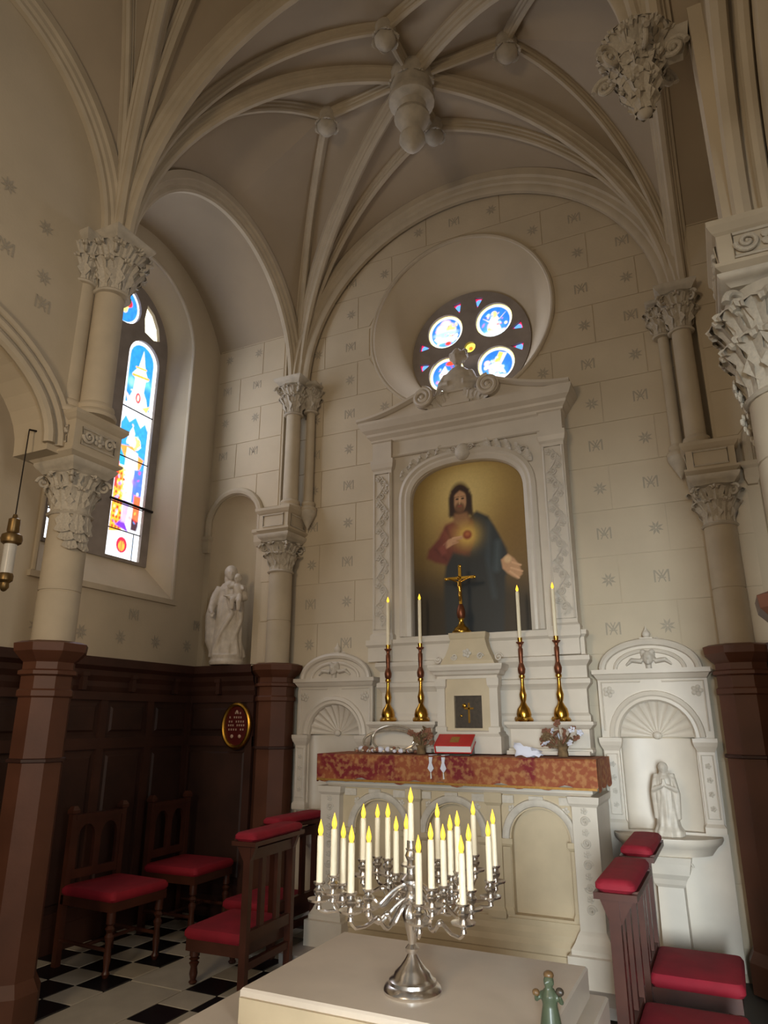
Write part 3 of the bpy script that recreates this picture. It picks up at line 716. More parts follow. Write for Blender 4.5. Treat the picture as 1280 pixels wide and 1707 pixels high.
def capital(t, x, y, r, z0, z1, half, nl=8, ls=1.0, ab=.07):
    H = z1 - z0
    o = MB().lathe([(r + .012, z0 - .02), (r + .022, z0 - .01), (r + .012, z0), (r, z0 + .01), (r * 1.02, z0 + H * .4), (r * 1.25, z0 + H * .75), (half * .98, z1 - ab)], x, y, 20).frust(x - half, x + half, y - half, y + half, [(-.03, z1 - ab), (-.01, z1 - ab * .6), (.0, z1 - ab * .5), (.012, z1 - ab * .2), (.012, z1)], back=True).build('capital', 'carved_stone', t)
    for k in range(nl):
        a = 2 * PI * (k + .5) / nl; inst(LEAF, 'acanthus_leaf', 'carved_stone', o, (x + r * .92 * math.cos(a), y + r * .92 * math.sin(a), z0), 0, (H * .42 * ls, H * .55, H * .52), (0, 0, a))
    for k in range(nl):
        a = 2 * PI * k / nl; inst(LEAF, 'acanthus_leaf', 'carved_stone', o, (x + r * .96 * math.cos(a), y + r * .96 * math.sin(a), z0 + H * .22), 0, (H * .5 * ls, H * .5, H * .58), (0, 0, a))
    for k in range(4):
        a = PI / 4 + k * PI / 2; q = half * 1.08
        inst(VOL, 'volute', 'carved_stone', o, (x + q * math.cos(a), y + q * math.sin(a), z1 - ab - H * .16), 0, H * .26, (0, 0, a))
    return o
def shaft(t, x, y, r, z0, z1, nm='shaft', taper=.97, base=True, joints=()):
    prof = []
    if base: prof += [(r + .035, z0), (r + .04, z0 + .02), (r + .03, z0 + .04), (r + .012, z0 + .05), (r + .022, z0 + .07), (r + .018, z0 + .085), (r, z0 + .10)]
    else: prof += [(r, z0)]
    for zj in joints: prof += [(r, zj - .006), (r - .005, zj - .003), (r - .005, zj + .003), (r, zj + .006)]
    prof += [(r * taper, z1)]
    return MB().lathe(prof, x, y, 24).build(nm, 'rib_stone', t)
def impost(t, x, y, h, z0, z1, rot=0, carve=True):
    o = MB().frust(x - h, x + h, y - h, y + h, [(-.02, z0), (.0, z0 + .015), (.02, z0 + .03), (.02, z0 + .045), (0, z0 + .05), (0, z1 - .06), (.012, z1 - .05), (.03, z1 - .025), (.03, z1)], back=True).build('impost_block', 'rib_stone', t, False)
    zc = (z0 + z1) / 2
    for dx, dy in ((0, -1), (1, 0), (-1, 0), (0, 1)):
        nx, ny = x + dx * h, y + dy * h; tx, ty = -dy, dx
        q = [(-.7, -.055), (.7, -.055), (.7, .05), (-.7, .05)]
        mb = MB()
        loop_ = [(nx + tx * h * u + dx * .004, ny + ty * h * u + dy * .004, zc + v) for u, v in q]
        mb.tube(loop_, .008, 6, loop=True); mb.build('block_panel', 'carved_stone', o)
        if carve:
            for s_ in (-1, 1):
                inst(VOL, 'carved_scroll', 'carved_stone', o, (nx + tx * h * .45 * s_ + dx * .012, ny + ty * h * .45 * s_ + dy * .012, zc), 0, .085, (0, 0 if s_ > 0 else PI, math.atan2(ty, tx)))
            inst(ROSETTE, 'rosette', 'carved_stone', o, (nx + dx * .005, ny + dy * .005, zc), 0, .05, (PI / 2, 0, math.atan2(dx, -dy)))
    return o
def corner_col(x, y, label):
    t = thing('column', label, 'column', (x, y, 0), 'corner columns of the altar wall')
    wood_case(t, x, y, .15)
    shaft(t, x, y, .105, 1.98, 2.80, 'lower_shaft', .98, False, (2.35,))
    capital(t, x, y, .10, 2.80, 3.13, .155, 8)
    impost(t, x, y, .155, 3.13, 3.37, carve=False)
    u = .07 if x < -1 else -.07
    shaft(t, x + u, y, .072, 3.37, 4.34, 'upper_shaft', .95, True)
    shaft(t, x + u * 2.9, y + .1, .042, 3.37, 4.40, 'slender_shaft', .95, True)
    MB().lathe([(.004, 3.20), (.03, 3.25), (.06, 3.31), (.078, 3.345), (.08, 3.37)], x + u * 2.9, y + .1, 14).build('shaft_corbel', 'carved_stone', t)
    capital(t, x + u, y, .075, 4.34, 4.69, .14, 8)
    capital(t, x + u * 3, y + .085, .05, 4.38, 4.66, .08, 6, ab=.05)
    return t
corner_col(-3.50, 5.14, 'slender stone corner column left of the altar, beside the white statue niche')
corner_col(.11, 5.14, 'slender stone corner column at the right end of the altar wall')
# left pillar between the two bays
px, py = -3.58, 2.90
t = thing('column', 'large stone pillar with carved capitals and brown wood casing at the left', 'column', (px, py, 0))
wood_case(t, px, py, .135, 1.95)
shaft(t, px, py, .122, 1.95, 2.72, 'lower_shaft', .98, False, (2.25,))
capital(t, px, py, .118, 2.74, 3.06, .165, 8, .85)
impost(t, px - .02, py, .185, 3.06, 3.36)
shaft(t, px + .12, py - .02, .10, 3.36, 4.28, 'upper_shaft', .96, True)
shaft(t, px + .02, py - .15, .068, 3.36, 4.30, 'slender_shaft', .95, True)
capital(t, px + .14, py - .02, .105, 4.28, 4.70, .165, 10, 1.15)
capital(t, px + .02, py - .16, .073, 4.32, 4.66, .11, 8)
for k in range(7):
    a = -PI * .30 + k * .2
    inst(LEAF, 'draped_leaf', 'carved_stone', t, (px + .126 * math.cos(a), py + .126 * math.sin(a), 2.74 - .05 * (k % 3)), 0, (.05, .12, .16), (PI, 0, a))
# right pillar, mostly outside the frame
px, py = .39, 2.90
t = thing('column', 'massive stone pillar with leafy capital cut off by the right edge', 'column', (px, py, 0))
wood_case(t, px, py, .185, 1.95)
shaft(t, px, py, .165, 1.95, 2.72, 'lower_shaft', .98, False, (2.15, 2.45))
capital(t, px, py, .16, 2.72, 3.20, .20, 14, .85, .05)
impost(t, px, py, .195, 3.20, 3.44)
for k in range(16):
    a = PI * .78 + .09 * (k % 9); zz = 2.58 + .045 * k
    inst(ROSETTE, 'leaf_garland', 'carved_stone', t, (px + (.17 + .012 * (k % 3)) * math.cos(a), py + (.17 + .012 * (k % 3)) * math.sin(a), zz + .2 * 0), 0, .05, (PI / 2, 0, a + PI / 2))
# carved corbel carrying the vault ribs above the right pillar
cx_, cy_ = .0, 2.90
t = thing('vault_corbel', 'carved leafy stone corbel hanging under the vault ribs at upper right', 'corbel', (cx_, cy_, 4.28))
MB().lathe([(.01, 4.27), (.035, 4.29), (.05, 4.34), (.04, 4.40), (.07, 4.50), (.11, 4.60), (.14, 4.66), (.15, 4.69)], cx_, cy_, 16).build('corbel_bell', 'carved_stone', t)
for ring_, n_, zz, r_, s_ in ((0, 8, 4.38, .045, .22), (1, 9, 4.47, .07, .26), (2, 7, 4.30, .03, .17), (3, 10, 4.53, .10, .20)):
    for k in range(n_):
        a = 2 * PI * (k + .5 * ring_) / n_; inst(LEAF, 'acanthus_leaf', 'carved_stone', t, (cx_ + r_ * math.cos(a), cy_ + r_ * math.sin(a), zz), 0, (s_ * .8, s_, s_), (0, 0, a))
for k in range(6):
    a = PI / 4 + k * PI / 3; inst(VOL, 'volute', 'carved_stone', t, (cx_ + .17 * math.cos(a), cy_ + .17 * math.sin(a), 4.58), 0, .12, (0, 0, a))
MB().frust(.06, .23, 2.85, 2.95, [(-.03, 4.55), (0, 4.62), (.01, 4.69)], back=True).build('corbel_block', 'carved_stone', t, False)

# ================================================================== ALTAR
AX = -1.74
FY = 4.68
st = thing('altar_step', 'low grey stone step under the marble altar', 'step', (AX, 4.7, 0))
MB().box(-2.84, -.66, 4.34, 5.12, 0, .055).build('step_slab', 'grey_step', st, False)
alt = thing('altar', 'carved marble altar with three arched panels behind the candelabrum', 'altar', (AX, 5.0, .055))
ARC = [(-2.28, .185), (-1.735, .185), (-1.16, .185)]
xa0, xa1 = -2.62, -.88
plate([[(xa0, .34), (xa1, .34), (xa1, 1.06), (xa0, 1.06)]] + [archloop(c_, .36, .79, r_, 18) for c_, r_ in ARC], XZ(FY), (0, .06, 0)).build('front_panel', 'altar_stone', alt, False)
MB().box(xa0, xa1, FY + .06, 5.08, .34, 1.06).build('body', 'altar_stone', alt, False)
for c_, r_ in ARC:
    o = MB().sweep([(u, FY - .002, v) for u, v in circ(c_, .79, r_ + .03, 22, 0, PI)], [(0, -.028), (-.018, -.022), (-.022, 0), (-.012, .018), (0, .022)], (0, 1, 0)).build('panel_arch', 'carved_marble', alt)
    for s_ in (-1, 1):
        x = c_ + s_ * (r_ + .03)
        MB().frust(x - .035, x + .035, FY - .018, FY, [(0, .36), (0, .38), (-.01, .40), (-.01, .74), (0, .745), (.008, .76), (.008, .79)]).build('panel_pilaster', 'altar_stone', alt, False)
    for s_ in (-1, 1):
        inst(ROSETTE, 'spandrel_rosette', 'carved_marble', alt, (c_ + s_ * .17, FY - .002, .965), 0, .03, (PI / 2, 0, 0))
for x in (-2.005, -1.445):
    MB().frust(x - .045, x + .045, FY - .03, FY, [(.012, .34), (.012, .38), (0, .40), (0, .98), (.012, 1.0), (.012, 1.06)]).build('divider_pilaster', 'altar_stone', alt, False)
for s_, x in ((-1, -2.64), (1, -.865)):
    o = MB().frust(x - .075, x + .075, FY - .06, 5.08, [(.07, .055), (.07, .21), (.05, .215), (.05, .24), (.03, .27), (.012, .31), (0, .33), (0, 1.0), (.015, 1.02), (.02, 1.06)]).build('corner_pilaster', 'white_marble', alt, False)
    for k, zz in enumerate((.44, .56, .68, .80, .92)):
        inst(VOL, 'carved_scroll', 'carved_marble', o, (x, FY - .064, zz), 0, .055, (0, PI * (k % 2), 0))
        inst(ROSETTE, 'rosette', 'carved_marble', o, (x, FY - .064, zz + .06), 0, .025, (PI / 2, 0, 0))
MB().frust(xa0, xa1, FY - .01, 5.08, [(.02, .055), (.02, .17), (.03, .18), (.03, .22), (.015, .25), (.015, .28), (.0, .31), (0, .345)]).build('base_moulding', 'altar_stone', alt, False)
for k in range(9):
    x = -2.5 + k * .19
    if min(abs(x - q) for q in (-2.005, -1.445)) > .07: MB().box(x - .045, x + .045, FY - .016, FY, 1.0, 1.045).build('frieze_block', 'carved_marble', alt, False)
MB().frust(-2.69, -.81, FY - .04, 5.08, [(-.02, 1.055), (0, 1.075), (0, 1.10), (.03, 1.12), (.03, 1.27)]).build('mensa', 'white_marble', alt, False)
# brocade altar cloth
mb = MB(); R = []
xs = np.linspace(-2.74, -.765, 60); yf = FY - .085
def drop(u): return 1.105 + .012 * math.sin(u * 31) + .008 * math.sin(u * 13 + 1)
top = [(x, 5.10, 1.276) for x in xs]
rows = [top, [(x, 4.8, 1.277) for x in xs], [(x, yf + .012, 1.278) for x in xs], [(x, yf, 1.268) for x in xs]]
for q in range(1, 7):
    rows.append([(x, yf - .004 * math.sin(x * 22 + q * .3) * q / 6 - .003 * q / 6, 1.268 + (drop(x) - 1.268) * q / 6) for x in xs])
mb.rings(rows, closed=False, cap=False)
for s_, x in ((-1, -2.74), (1, -.765)):
    sr = []
    ys = np.linspace(yf, 5.1, 16)
    for q in range(6): sr.append([(x + s_ * (.003 + .006 * math.sin(y * 30) * q / 5), y, 1.277 + (drop(y) - 1.277) * q / 5) for y in ys])
    mb.rings(sr, closed=False, cap=False)
clo = mb.build('altar_cloth', 'brocade', None); tag(clo, 'red and gold brocade cloth hanging over the marble altar front', 'altar cloth')
mb = MB().box(-2.735, -.77, yf - .012, yf - .004, 1.098, 1.112); mb.build('fringe', 'gold_thread', clo, False)

# gradine + reredos
rer = thing('reredos', 'tall white marble altarpiece with scrolled pediment framing the painting', 'altarpiece', (AX, 5.2, 1.27))
for ga, gb in ((-2.50, -1.97), (-1.41, -.84)): MB().frust(ga, gb, 4.955, 5.09, [(0, 1.30), (0, 1.32), (-.015, 1.33), (-.015, 1.45), (.0, 1.46), (.02, 1.48), (.02, 1.50)]).build('gradine', 'white_marble', rer, False)
for ga, gb in ((-2.48, -1.97), (-1.41, -.85)): MB().box(ga, gb, 4.9, 5.07, 1.285, 1.31).build('gradine_foot', 'white_marble', rer, False)
MB().frust(-2.48, -.86, 5.10, 5.19, [(0, 1.28), (0, 1.50), (0, 1.54), (-.015, 1.56), (-.015, 1.72), (.0, 1.74), (.02, 1.76), (.02, 1.79), (0, 1.80), (0, 1.88), (.03, 1.92), (.03, 1.95), (0, 1.96), (0, 2.08), (.02, 2.10), (.02, 2.13)]).build('plinth', 'white_marble', rer, False)
for x in (-2.47, -.99):
    MB().frust(x - .10, x + .10, 5.065, 5.1, [(0, 1.96), (0, 2.07), (.015, 2.09), (.015, 2.13)]).build('pedestal', 'white_marble', rer, False)
# frame: plate with the arched picture opening
PX0, PX1, PZ0 = -2.215, -1.245, 2.155; PCX = (PX0 + PX1) / 2; PH = (PX1 - PX0) / 2
def ptop(u, s=0): 
    v = max(0, 1 - abs(u) ** 2.5); return 3.27 + (.31 + s) * v ** (1 / 2.5)
def pic_loop(g):
    L = [(PCX - PH - g, PZ0 - min(g, .0)), (PCX + PH + g, PZ0 - min(g, .0))]
    for a in np.linspace(0, PI, 34):
        u = math.cos(a); u2 = math.copysign(abs(u) ** .8, u); L.append((PCX + (PH + g) * u2, 3.27 + (.31 + g) * max(0, 1 - abs(u2) ** 2.5) ** (1 / 2.5)))
    return L
plate([[(-2.56, 2.13), (-.90, 2.13), (-.90, 3.72), (-2.56, 3.72)], pic_loop(0)], XZ(5.16), (0, .13, 0)).build('frame_panel', 'white_marble', rer, False)
MB().sweep([(u, 5.16, v) for u, v in pic_loop(.055)[1:] + pic_loop(.055)[:1]], [(0, -.055), (-.03, -.05), (-.045, -.02), (-.03, .0), (-.035, .02), (-.02, .05), (0, .055)], (0, 1, 0)).build('picture_moulding', 'white_marble', rer)
def relief(x, z0, z1, hw, y, name, parent):
    """vertical foliate scroll relief"""
    o = MB(); n = int((z1 - z0) / (hw * 1.75)); hgt = (z1 - z0) / n
    P = [(x + hw * .5 * math.sin(2 * PI * q / 24 * n / 2), y, z0 + (z1 - z0) * q / 24) for q in range(25)]
    o.tube(P, hw * .10, 6); ob = o.build(name, 'carved_marble', parent)
    for k in range(n):
        zc = z0 + (k + .5) * hgt; s_ = -1 if k % 2 else 1
        inst(VOL, 'carved_scroll', 'carved_marble', ob, (x + s_ * hw * .12, y, zc), 0, hw * .95, (0, 0 if s_ > 0 else PI, 0))
        inst(ROSETTE, 'rosette', 'carved_marble', ob, (x - s_ * hw * .55, y, zc + hgt * .36), 0, hw * .5, (PI / 2, 0, 0))
        inst(LEAF, 'carved_leaf', 'carved_marble', ob, (x - s_ * hw * .1, y + .004, zc - hgt * .52), 0, (hw * .5, hw * 1.3, hw * 1.4), inplane(s_ * .7))
for x in (-2.465, -.985):
    p = MB().frust(x - .088, x + .088, 5.11, 5.2, [(.015, 2.13), (.015, 2.17), (0, 2.19), (0, 3.60), (.012, 3.62), (.02, 3.66), (.02, 3.70)]).build('pilaster', 'white_marble', rer, False)
    L = [(x - .072, 5.107, 2.22), (x + .072, 5.107, 2.22), (x + .072, 5.107, 3.57), (x - .072, 5.107, 3.57)]
    MB().tube(L, .009, 6, loop=True).build('pilaster_bead', 'white_marble', p)
    relief(x, 2.25, 3.54, .064, 5.104, 'pilaster_relief', p)
    MB().frust(x - .09, x + .09, 5.10, 5.2, [(0, 3.70), (0, 3.86), (.012, 3.87)]).build('frieze_block', 'white_marble', rer, False)
# spandrel carving and central cartouche over the picture
for s_ in (-1, 1):
    for k in range(5):
        u = .18 + .17 * k; zz = ptop(u) + .10 - .01 * k
        inst(LEAF, 'carved_leaf', 'carved_marble', rer, (PCX + s_ * PH * u, 5.155, zz - .03), 0, (.06, .16, .18), inplane(s_ * 1.2))
        if k < 4: inst(ROSETTE, 'rosette', 'carved_marble', rer, (PCX + s_ * PH * (u + .08), 5.152, zz + .01), 0, .026, (PI / 2, 0, 0))
    inst(VOL, 'carved_scroll', 'carved_marble', rer, (PCX + s_ * PH * 1.04, 5.15, 3.60), 0, .07, (0, 0 if s_ > 0 else PI, 0))
o = MB().ell((PCX, 5.13, 3.66), (.07, .045, .075), 12, 8).build('cartouche', 'carved_marble', rer)
for s_ in (-1, 1): inst(VOL, 'carved_scroll', 'carved_marble', o, (PCX + s_ * .075, 5.115, 3.69), 0, .055, (0, 0 if s_ > 0 else PI, 0))
MB().frust(-2.56, -.90, 5.14, 5.30, [(0, 3.72), (.01, 3.73), (.01, 3.74), (0, 3.745), (0, 3.86), (.015, 3.875), (.02, 3.90), (.05, 3.93), (.055, 3.95), (.085, 3.98), (.10, 4.01), (.11, 4.03), (.11, 4.055)]).build('cornice', 'white_marble', rer, False)
# broken scrolled pediment
for s_ in (-1, 1):
    xe = AX + s_ * .94 ; xv = AX + s_ * .29
    up_, dn = [], []
    for q in range(25):
        tt = q / 24; x = xe + (xv - xe) * tt; zz = 4.075 + .17 * (tt ** 1.7); up_.append((x, zz)); dn.append((x, 4.055))
    pts = up_ + dn[::-1]
    p = MB().prism([(x, 5.06, zz) for x, zz in pts], (0, .2, 0)).build('pediment_half', 'white_marble', rer, False)
    MB().sweep([(x, 5.07, zz) for x, zz in up_], [(-.06, -.01), (-.06, .012), (-.03, .03), (.12, .03), (.12, -.01)] if s_ > 0 else [(-.06, .01), (-.06, -.012), (-.03, -.03), (.12, -.03), (.12, .01)], (0, 1, 0)).build('pediment_moulding', 'white_marble', p, False)
    sp_ = [(xv + s_ * 0 + (.088 - .06 * q / 40) * math.cos(PI / 2 - s_ * q / 40 * 2 * PI * -1.7) * 1, 5.0, 4.165 + (.088 - .06 * q / 40) * math.sin(PI / 2 - s_ * q / 40 * 2 * PI * -1.7)) for q in range(41)]
    mb = MB()
    mb.tube(sp_, .02, 8); mb.rings([[(xv + .092 * math.cos(a), yy, 4.165 + .092 * math.sin(a)) for a in np.linspace(0, 2 * PI, 25)[:-1]] for yy in (5.005, 5.24)]); mb.ell((xv, 4.995, 4.165), (.025, .02, .025), 10, 6)
    mb.build('pediment_scroll', 'white_marble', p)

# ================================================================== FIGURES (one continuous skin each)
def remesh(mb, vox, name, smooth=3):
    o = bpy.data.objects.new('tmp', mb.mesh('tmp', True)); COL.objects.link(o)
    r_ = o.modifiers.new('r', 'REMESH'); r_.mode = 'VOXEL'; r_.voxel_size = vox; r_.use_smooth_shade = True
    s_ = o.modifiers.new('s', 'SMOOTH'); s_.factor = .5; s_.iterations = smooth
    dg = bpy.context.evaluated_depsgraph_get(); me = bpy.data.meshes.new_from_object(o.evaluated_get(dg)); me.name = name
    bpy.data.objects.remove(o); me.materials.clear()
    me.polygons.foreach_set('use_smooth', [True] * len(me.polygons))
    return me
def head(mb, c, r, yaw=-PI / 2, tilt=0, veil=True, beard=False):
    """small carved head: skull, jaw, nose, brow, mouth; faces direction yaw"""
    L = MB(); L.ell((0, 0, 0), (r * .80, r * .88, r), 14, 10); L.ell((0, -r * .25, -r * .5), (r * .58, r * .55, r * .55), 12, 8)
    L.ell((0, -r * .92, -r * .08), (r * .12, r * .2, r * .3), 8, 6); L.ell((0, -r * .75, r * .22), (r * .55, r * .16, r * .1), 10, 6)
    L.ell((0, -r * .78, -r * .55), (r * .25, r * .12, r * .09), 8, 6); L.ell((0, -r * .66, -r * .86), (r * .24, r * .2, r * .18), 8, 6)
    for s_ in (-1, 1): L.ell((s_ * r * .3, -r * .72, r * .03), (r * .17, r * .12, r * .1), 8, 6); L.ell((s_ * r * .82, 0, -r * .1), (r * .1, r * .2, r * .28), 8, 6)
    if veil: L.ell((0, r * .22, r * .12), (r * 1.0, r * .95, r * 1.08), 14, 10); L.ell((0, r * .4, -r * .9), (r * .95, r * .7, r * 1.1), 12, 8)
    L.tube([(0, 0, -r * .6), (0, r * .1, -r * 1.7)], r * .42, 10)
    L.xf(Matrix.Translation(c) @ Matrix.Rotation(yaw + PI / 2, 4, 'Z') @ Matrix.Rotation(tilt, 4, 'X')); mb.add(L.V, L.F)
def hand(mb, c, d, r, up=(0, 0, 1)):
    d = Vector(d).normalized(); U = Vector(up); s_ = d.cross(U).normalized(); n = s_.cross(d).normalized(); c = Vector(c)
    mb.tube([c - d * r * .6, c + d * r * .9], [r * .8, r * .95], 8)
    for k in range(4):
        b_ = c + d * r * .9 + s_ * r * .55 * (k - 1.5); L = r * (1.7, 2.0, 1.9, 1.5)[k]
        mb.tube([b_, b_ + d * L * .55 - n * r * .1, b_ + d * L - n * r * .45], [r * .32, r * .28, r * .2], 6)
    b_ = c - s_ * r * .8; mb.tube([b_, b_ - s_ * r * .5 + d * r * .8, b_ - s_ * r * .4 + d * r * 1.5], [r * .34, r * .3, r * .22], 6)
# Virgin and Child statue in the left niche
mb = MB()
def folds(a, z): return (1 + .07 * math.sin(8 * a + 6 * z) + .04 * math.sin(13 * a - 9 * z)) * (1 if math.sin(a) > 0 else 1.03)
mb.lathe([(.155, .0), (.16, .03), (.145, .05), (.15, .09)], 0, 0, 20)
R = []
for z_, r_ in ((.07, .15), (.12, .145), (.22, .125), (.36, .115), (.48, .118), (.56, .11), (.62, .098), (.68, .105), (.73, .085), (.76, .045)):
    R.append([(r_ * 1.05 * folds(a, z_) * math.cos(a) - .01 * math.sin(z_ * 7), r_ * .8 * folds(a, z_) * math.sin(a), z_) for a in np.linspace(0, 2 * PI, 41)[:-1]])
mb.rings(R)
mb.tube([(-.10, 0, .70), (-.145, -.02, .60), (-.155, -.07, .50), (-.14, -.10, .47)], [.045, .042, .034, .024], 10)   # lowered arm
hand(mb, (-.135, -.115, .46), (.1, -.5, -.9), .02)
mb.tube([(-.13, .02, .66), (-.17, .03, .45), (-.15, .02, .22), (-.11, .01, .1)], [.05, .065, .07, .05], 10)   # cloak edge
mb.tube([(.10, 0, .70), (.135, -.05, .60), (.08, -.12, .58), (.02, -.13, .60)], [.045, .042, .036, .026], 10)   # arm under the child
hand(mb, (.02, -.13, .60), (-.9, 0, .2), .02)
mb.tube([(.0, -.10, .60), (.05, -.1, .45), (-.06, -.1, .25), (-.10, -.08, .1)], [.02, .022, .02, .02], 8)
mb.tube([(.10, -.07, .58), (.12, -.05, .4), (.06, -.07, .2), (.08, -.06, .1)], [.03, .022, .022, .02], 8)
head(mb, (-.005, -.02, .835), .062, -PI / 2 + .35, .15)
mb.ell((.085, -.085, .665), (.048, .045, .075), 12, 8); head(mb, (.082, -.09, .775), .044, -PI / 2 - .25, .05, False)
mb.tube([(.05, -.10, .70), (.02, -.14, .68), (.0, -.15, .71)], [.02, .016, .012], 8); mb.tube([(.12, -.09, .70), (.15, -.13, .66)], [.02, .014], 8)
mb.tube([(.07, -.10, .61), (.06, -.17, .56), (.06, -.16, .48)], [.028, .024, .017], 8); mb.tube([(.11, -.10, .61), (.12, -.165, .55), (.115, -.15, .47)], [.028, .024, .017], 8)
me = remesh(mb, .0065, 'statue_virgin_child')
o = link(me, 'statue', 'carved_marble'); o.location = (-3.99, 5.07, 1.981); o.rotation_euler = (0, 0, .35); o.scale = (1, .85, 1)
tag(o, 'white stone statue of a robed woman holding a child in the wall niche', 'statue')
# praying figure in the right side niche
mb = MB(); R = []
for z_, r_ in ((.0, .085), (.03, .088), (.05, .075), (.06, .07), (.14, .062), (.24, .058), (.30, .056), (.345, .05), (.37, .028)):
    R.append([(r_ * folds(a, z_ * 2) * math.cos(a), r_ * .85 * folds(a, z_ * 2) * math.sin(a), z_) for a in np.linspace(0, 2 * PI, 33)[:-1]])
mb.rings(R); head(mb, (0, -.006, .405), .032, -PI / 2, .1)
for s_ in (-1, 1):
    mb.tube([(s_ * .052, 0, .335), (s_ * .066, -.03, .275), (s_ * .008, -.066, .305)], [.022, .02, .011], 8); mb.tube([(s_ * .007, -.066, .30), (s_ * .005, -.068, .345)], [.009, .005], 6)
    mb.tube([(s_ * .045, .01, .37), (s_ * .065, .0, .25), (s_ * .06, -.01, .1)], [.02, .026, .022], 8)
PRAY = remesh(mb, .0045, 'statue_praying')
# cherub bust crowning the reredos
mb = MB(); R = []
for z_, rx, ry in ((0, .10, .07), (.05, .12, .075), (.10, .13, .07), (.16, .10, .06), (.20, .05, .045)): R.append([(rx * math.cos(a), ry * math.sin(a), z_) for a in np.linspace(0, 2 * PI, 25)[:-1]])
mb.rings(R); head(mb, (0, -.01, .285), .062, -PI / 2, .1, False)
for k in range(16):
    a = k * 2.4; mb.ell((.05 * math.cos(a), .02 + .045 * math.sin(a), .335 - .004 * k), (.024, .024, .022), 8, 6)
for s_ in (-1, 1):
    mb.tube([(s_ * .085, 0, .15), (s_ * .125, -.03, .08), (s_ * .05, -.075, .07)], [.036, .03, .02], 8); mb.tube([(s_ * .06, .03, .12), (s_ * .16, .04, .1), (s_ * .2, .04, .03)], [.04, .035, .012], 8, sq=.5)
o = link(remesh(mb, .006, 'bust'), 'crowning_bust', 'carved_marble', rer); o.location = (0, 5.12 - 5.2, 4.18 - 1.27); o.scale = (1.2, 1.1, 1.25)
MB().frust(AX - .1, AX + .1, 5.04, 5.24, [(.02, 4.055), (.02, 4.08), (0, 4.09), (0, 4.17), (.015, 4.175), (.015, 4.19)]).build('bust_plinth', 'white_marble', rer, False)
for s_ in (-1, 1):
    for k in range(3): inst(LEAF, 'carved_leaf', 'carved_marble', rer, (AX + s_ * (.08 + .055 * k), 5.05, 4.06), 0, (.09, .13, .14 - .02 * k), inplane(s_ * (.35 + .3 * k)))

# ================================================================== PAINTING
c = Canvas(PX0 - .02, PX1 + .02, PZ0 - .02, 3.6, .005); W = PX1 - PX0; Hh = 3.58 - PZ0
U = lambda u: PX0 + W * u
Zv = lambda v: PZ0 + Hh * v
pt = lambda L: [(U(u), Zv(v)) for u, v in L]
c.fill((72, 52, 26)); c.glow(U(.52), Zv(.78), W * .55, (196, 160, 84), .95, Hh * .40); c.glow(U(.48), Zv(.83), W * .28, (226, 200, 128), .9, Hh * .2)
c.glow(U(.9), Zv(.55), W * .25, (128, 92, 40), .6, Hh * .3); c.poly(pt([(-.1, -.1), (1.1, -.1), (1.1, .22), (.8, .3), (.3, .26), (-.1, .35)]), (46, 38, 24), .25, .85)
# mantle body
c.poly(pt([(.28, -.05), (.27, .3), (.30, .42), (.36, .55), (.5, .66), (.58, .70), (.68, .66), (.76, .55), (.82, .46), (.84, .38), (.80, .30), (.76, -.05)]), (42, 45, 44), .03)
c.poly(pt([(.3, -.05), (.3, .25), (.45, .3), (.7, .25), (.75, -.05)]), (44, 46, 44), .08)
# red tunic, left arm sleeve
c.poly(pt([(.40, .66), (.30, .64), (.23, .56), (.14, .50), (.12, .45), (.2, .42), (.30, .40), (.36, .47), (.5, .44), (.56, .52), (.55, .64), (.5, .68)]), (112, 52, 40), .03)
c.glow(U(.36), Zv(.58), W * .1, (158, 84, 64), .6); c.line(pt([(.30, .62), (.36, .52)]), .02, (92, 36, 30), .03, .7); c.line(pt([(.2, .5), (.3, .43)]), .02, (90, 38, 30), .03, .7)
c.poly(pt([(.55, .69), (.62, .67), (.72, .60), (.8, .47), (.84, .37), (.7, .33), (.62, .44), (.52, .46), (.58, .56)]), (40, 48, 52), .03)
c.line(pt([(.68, .62), (.66, .4), (.7, .2)]), .03, (66, 78, 82), .05, .6); c.line(pt([(.5, .45), (.45, .2), (.5, .0)]), .03, (34, 36, 36), .05, .6); c.line(pt([(.75, .5), (.73, .35)]), .04, (82, 96, 98), .05, .6)
# neck, hair, face
c.ell(U(.435), Zv(.78), W * .10, Hh * .105, (62, 36, 20), .03); c.poly(pt([(.34, .8), (.33, .69), (.40, .67), (.47, .66), (.54, .69), (.54, .8)]), (58, 34, 20), .03)
c.poly(pt([(.38, .70), (.50, .70), (.51, .64), (.44, .61), (.37, .65)]), (150, 104, 70), .03)
c.ell(U(.435), Zv(.775), W * .058, Hh * .068, (196, 148, 106), .015); c.ell(U(.43), Zv(.73), W * .045, Hh * .034, (104, 66, 40), .02, .85); c.ell(U(.432), Zv(.742), W * .02, Hh * .006, (150, 80, 62), .006)
c.line(pt([(.434, .79), (.43, .755)]), .008, (226, 184, 140), .008, .8)
for du in (-.024, .026): c.ell(U(.434 + du), Zv(.787), W * .014, Hh * .0055, (52, 32, 20), .006); c.line(pt([(.434 + du - .018, .80), (.434 + du + .018, .80)]), .005, (70, 42, 26), .005, .8)
c.poly(pt([(.36, .84), (.435, .868), (.52, .84), (.50, .815), (.435, .838), (.375, .81)]), (52, 30, 18), .02); c.poly(pt([(.35, .82), (.385, .80), (.375, .70), (.34, .68)]), (54, 32, 18), .02); c.poly(pt([(.53, .82), (.495, .80), (.50, .70), (.55, .66)]), (50, 30, 18), .02)
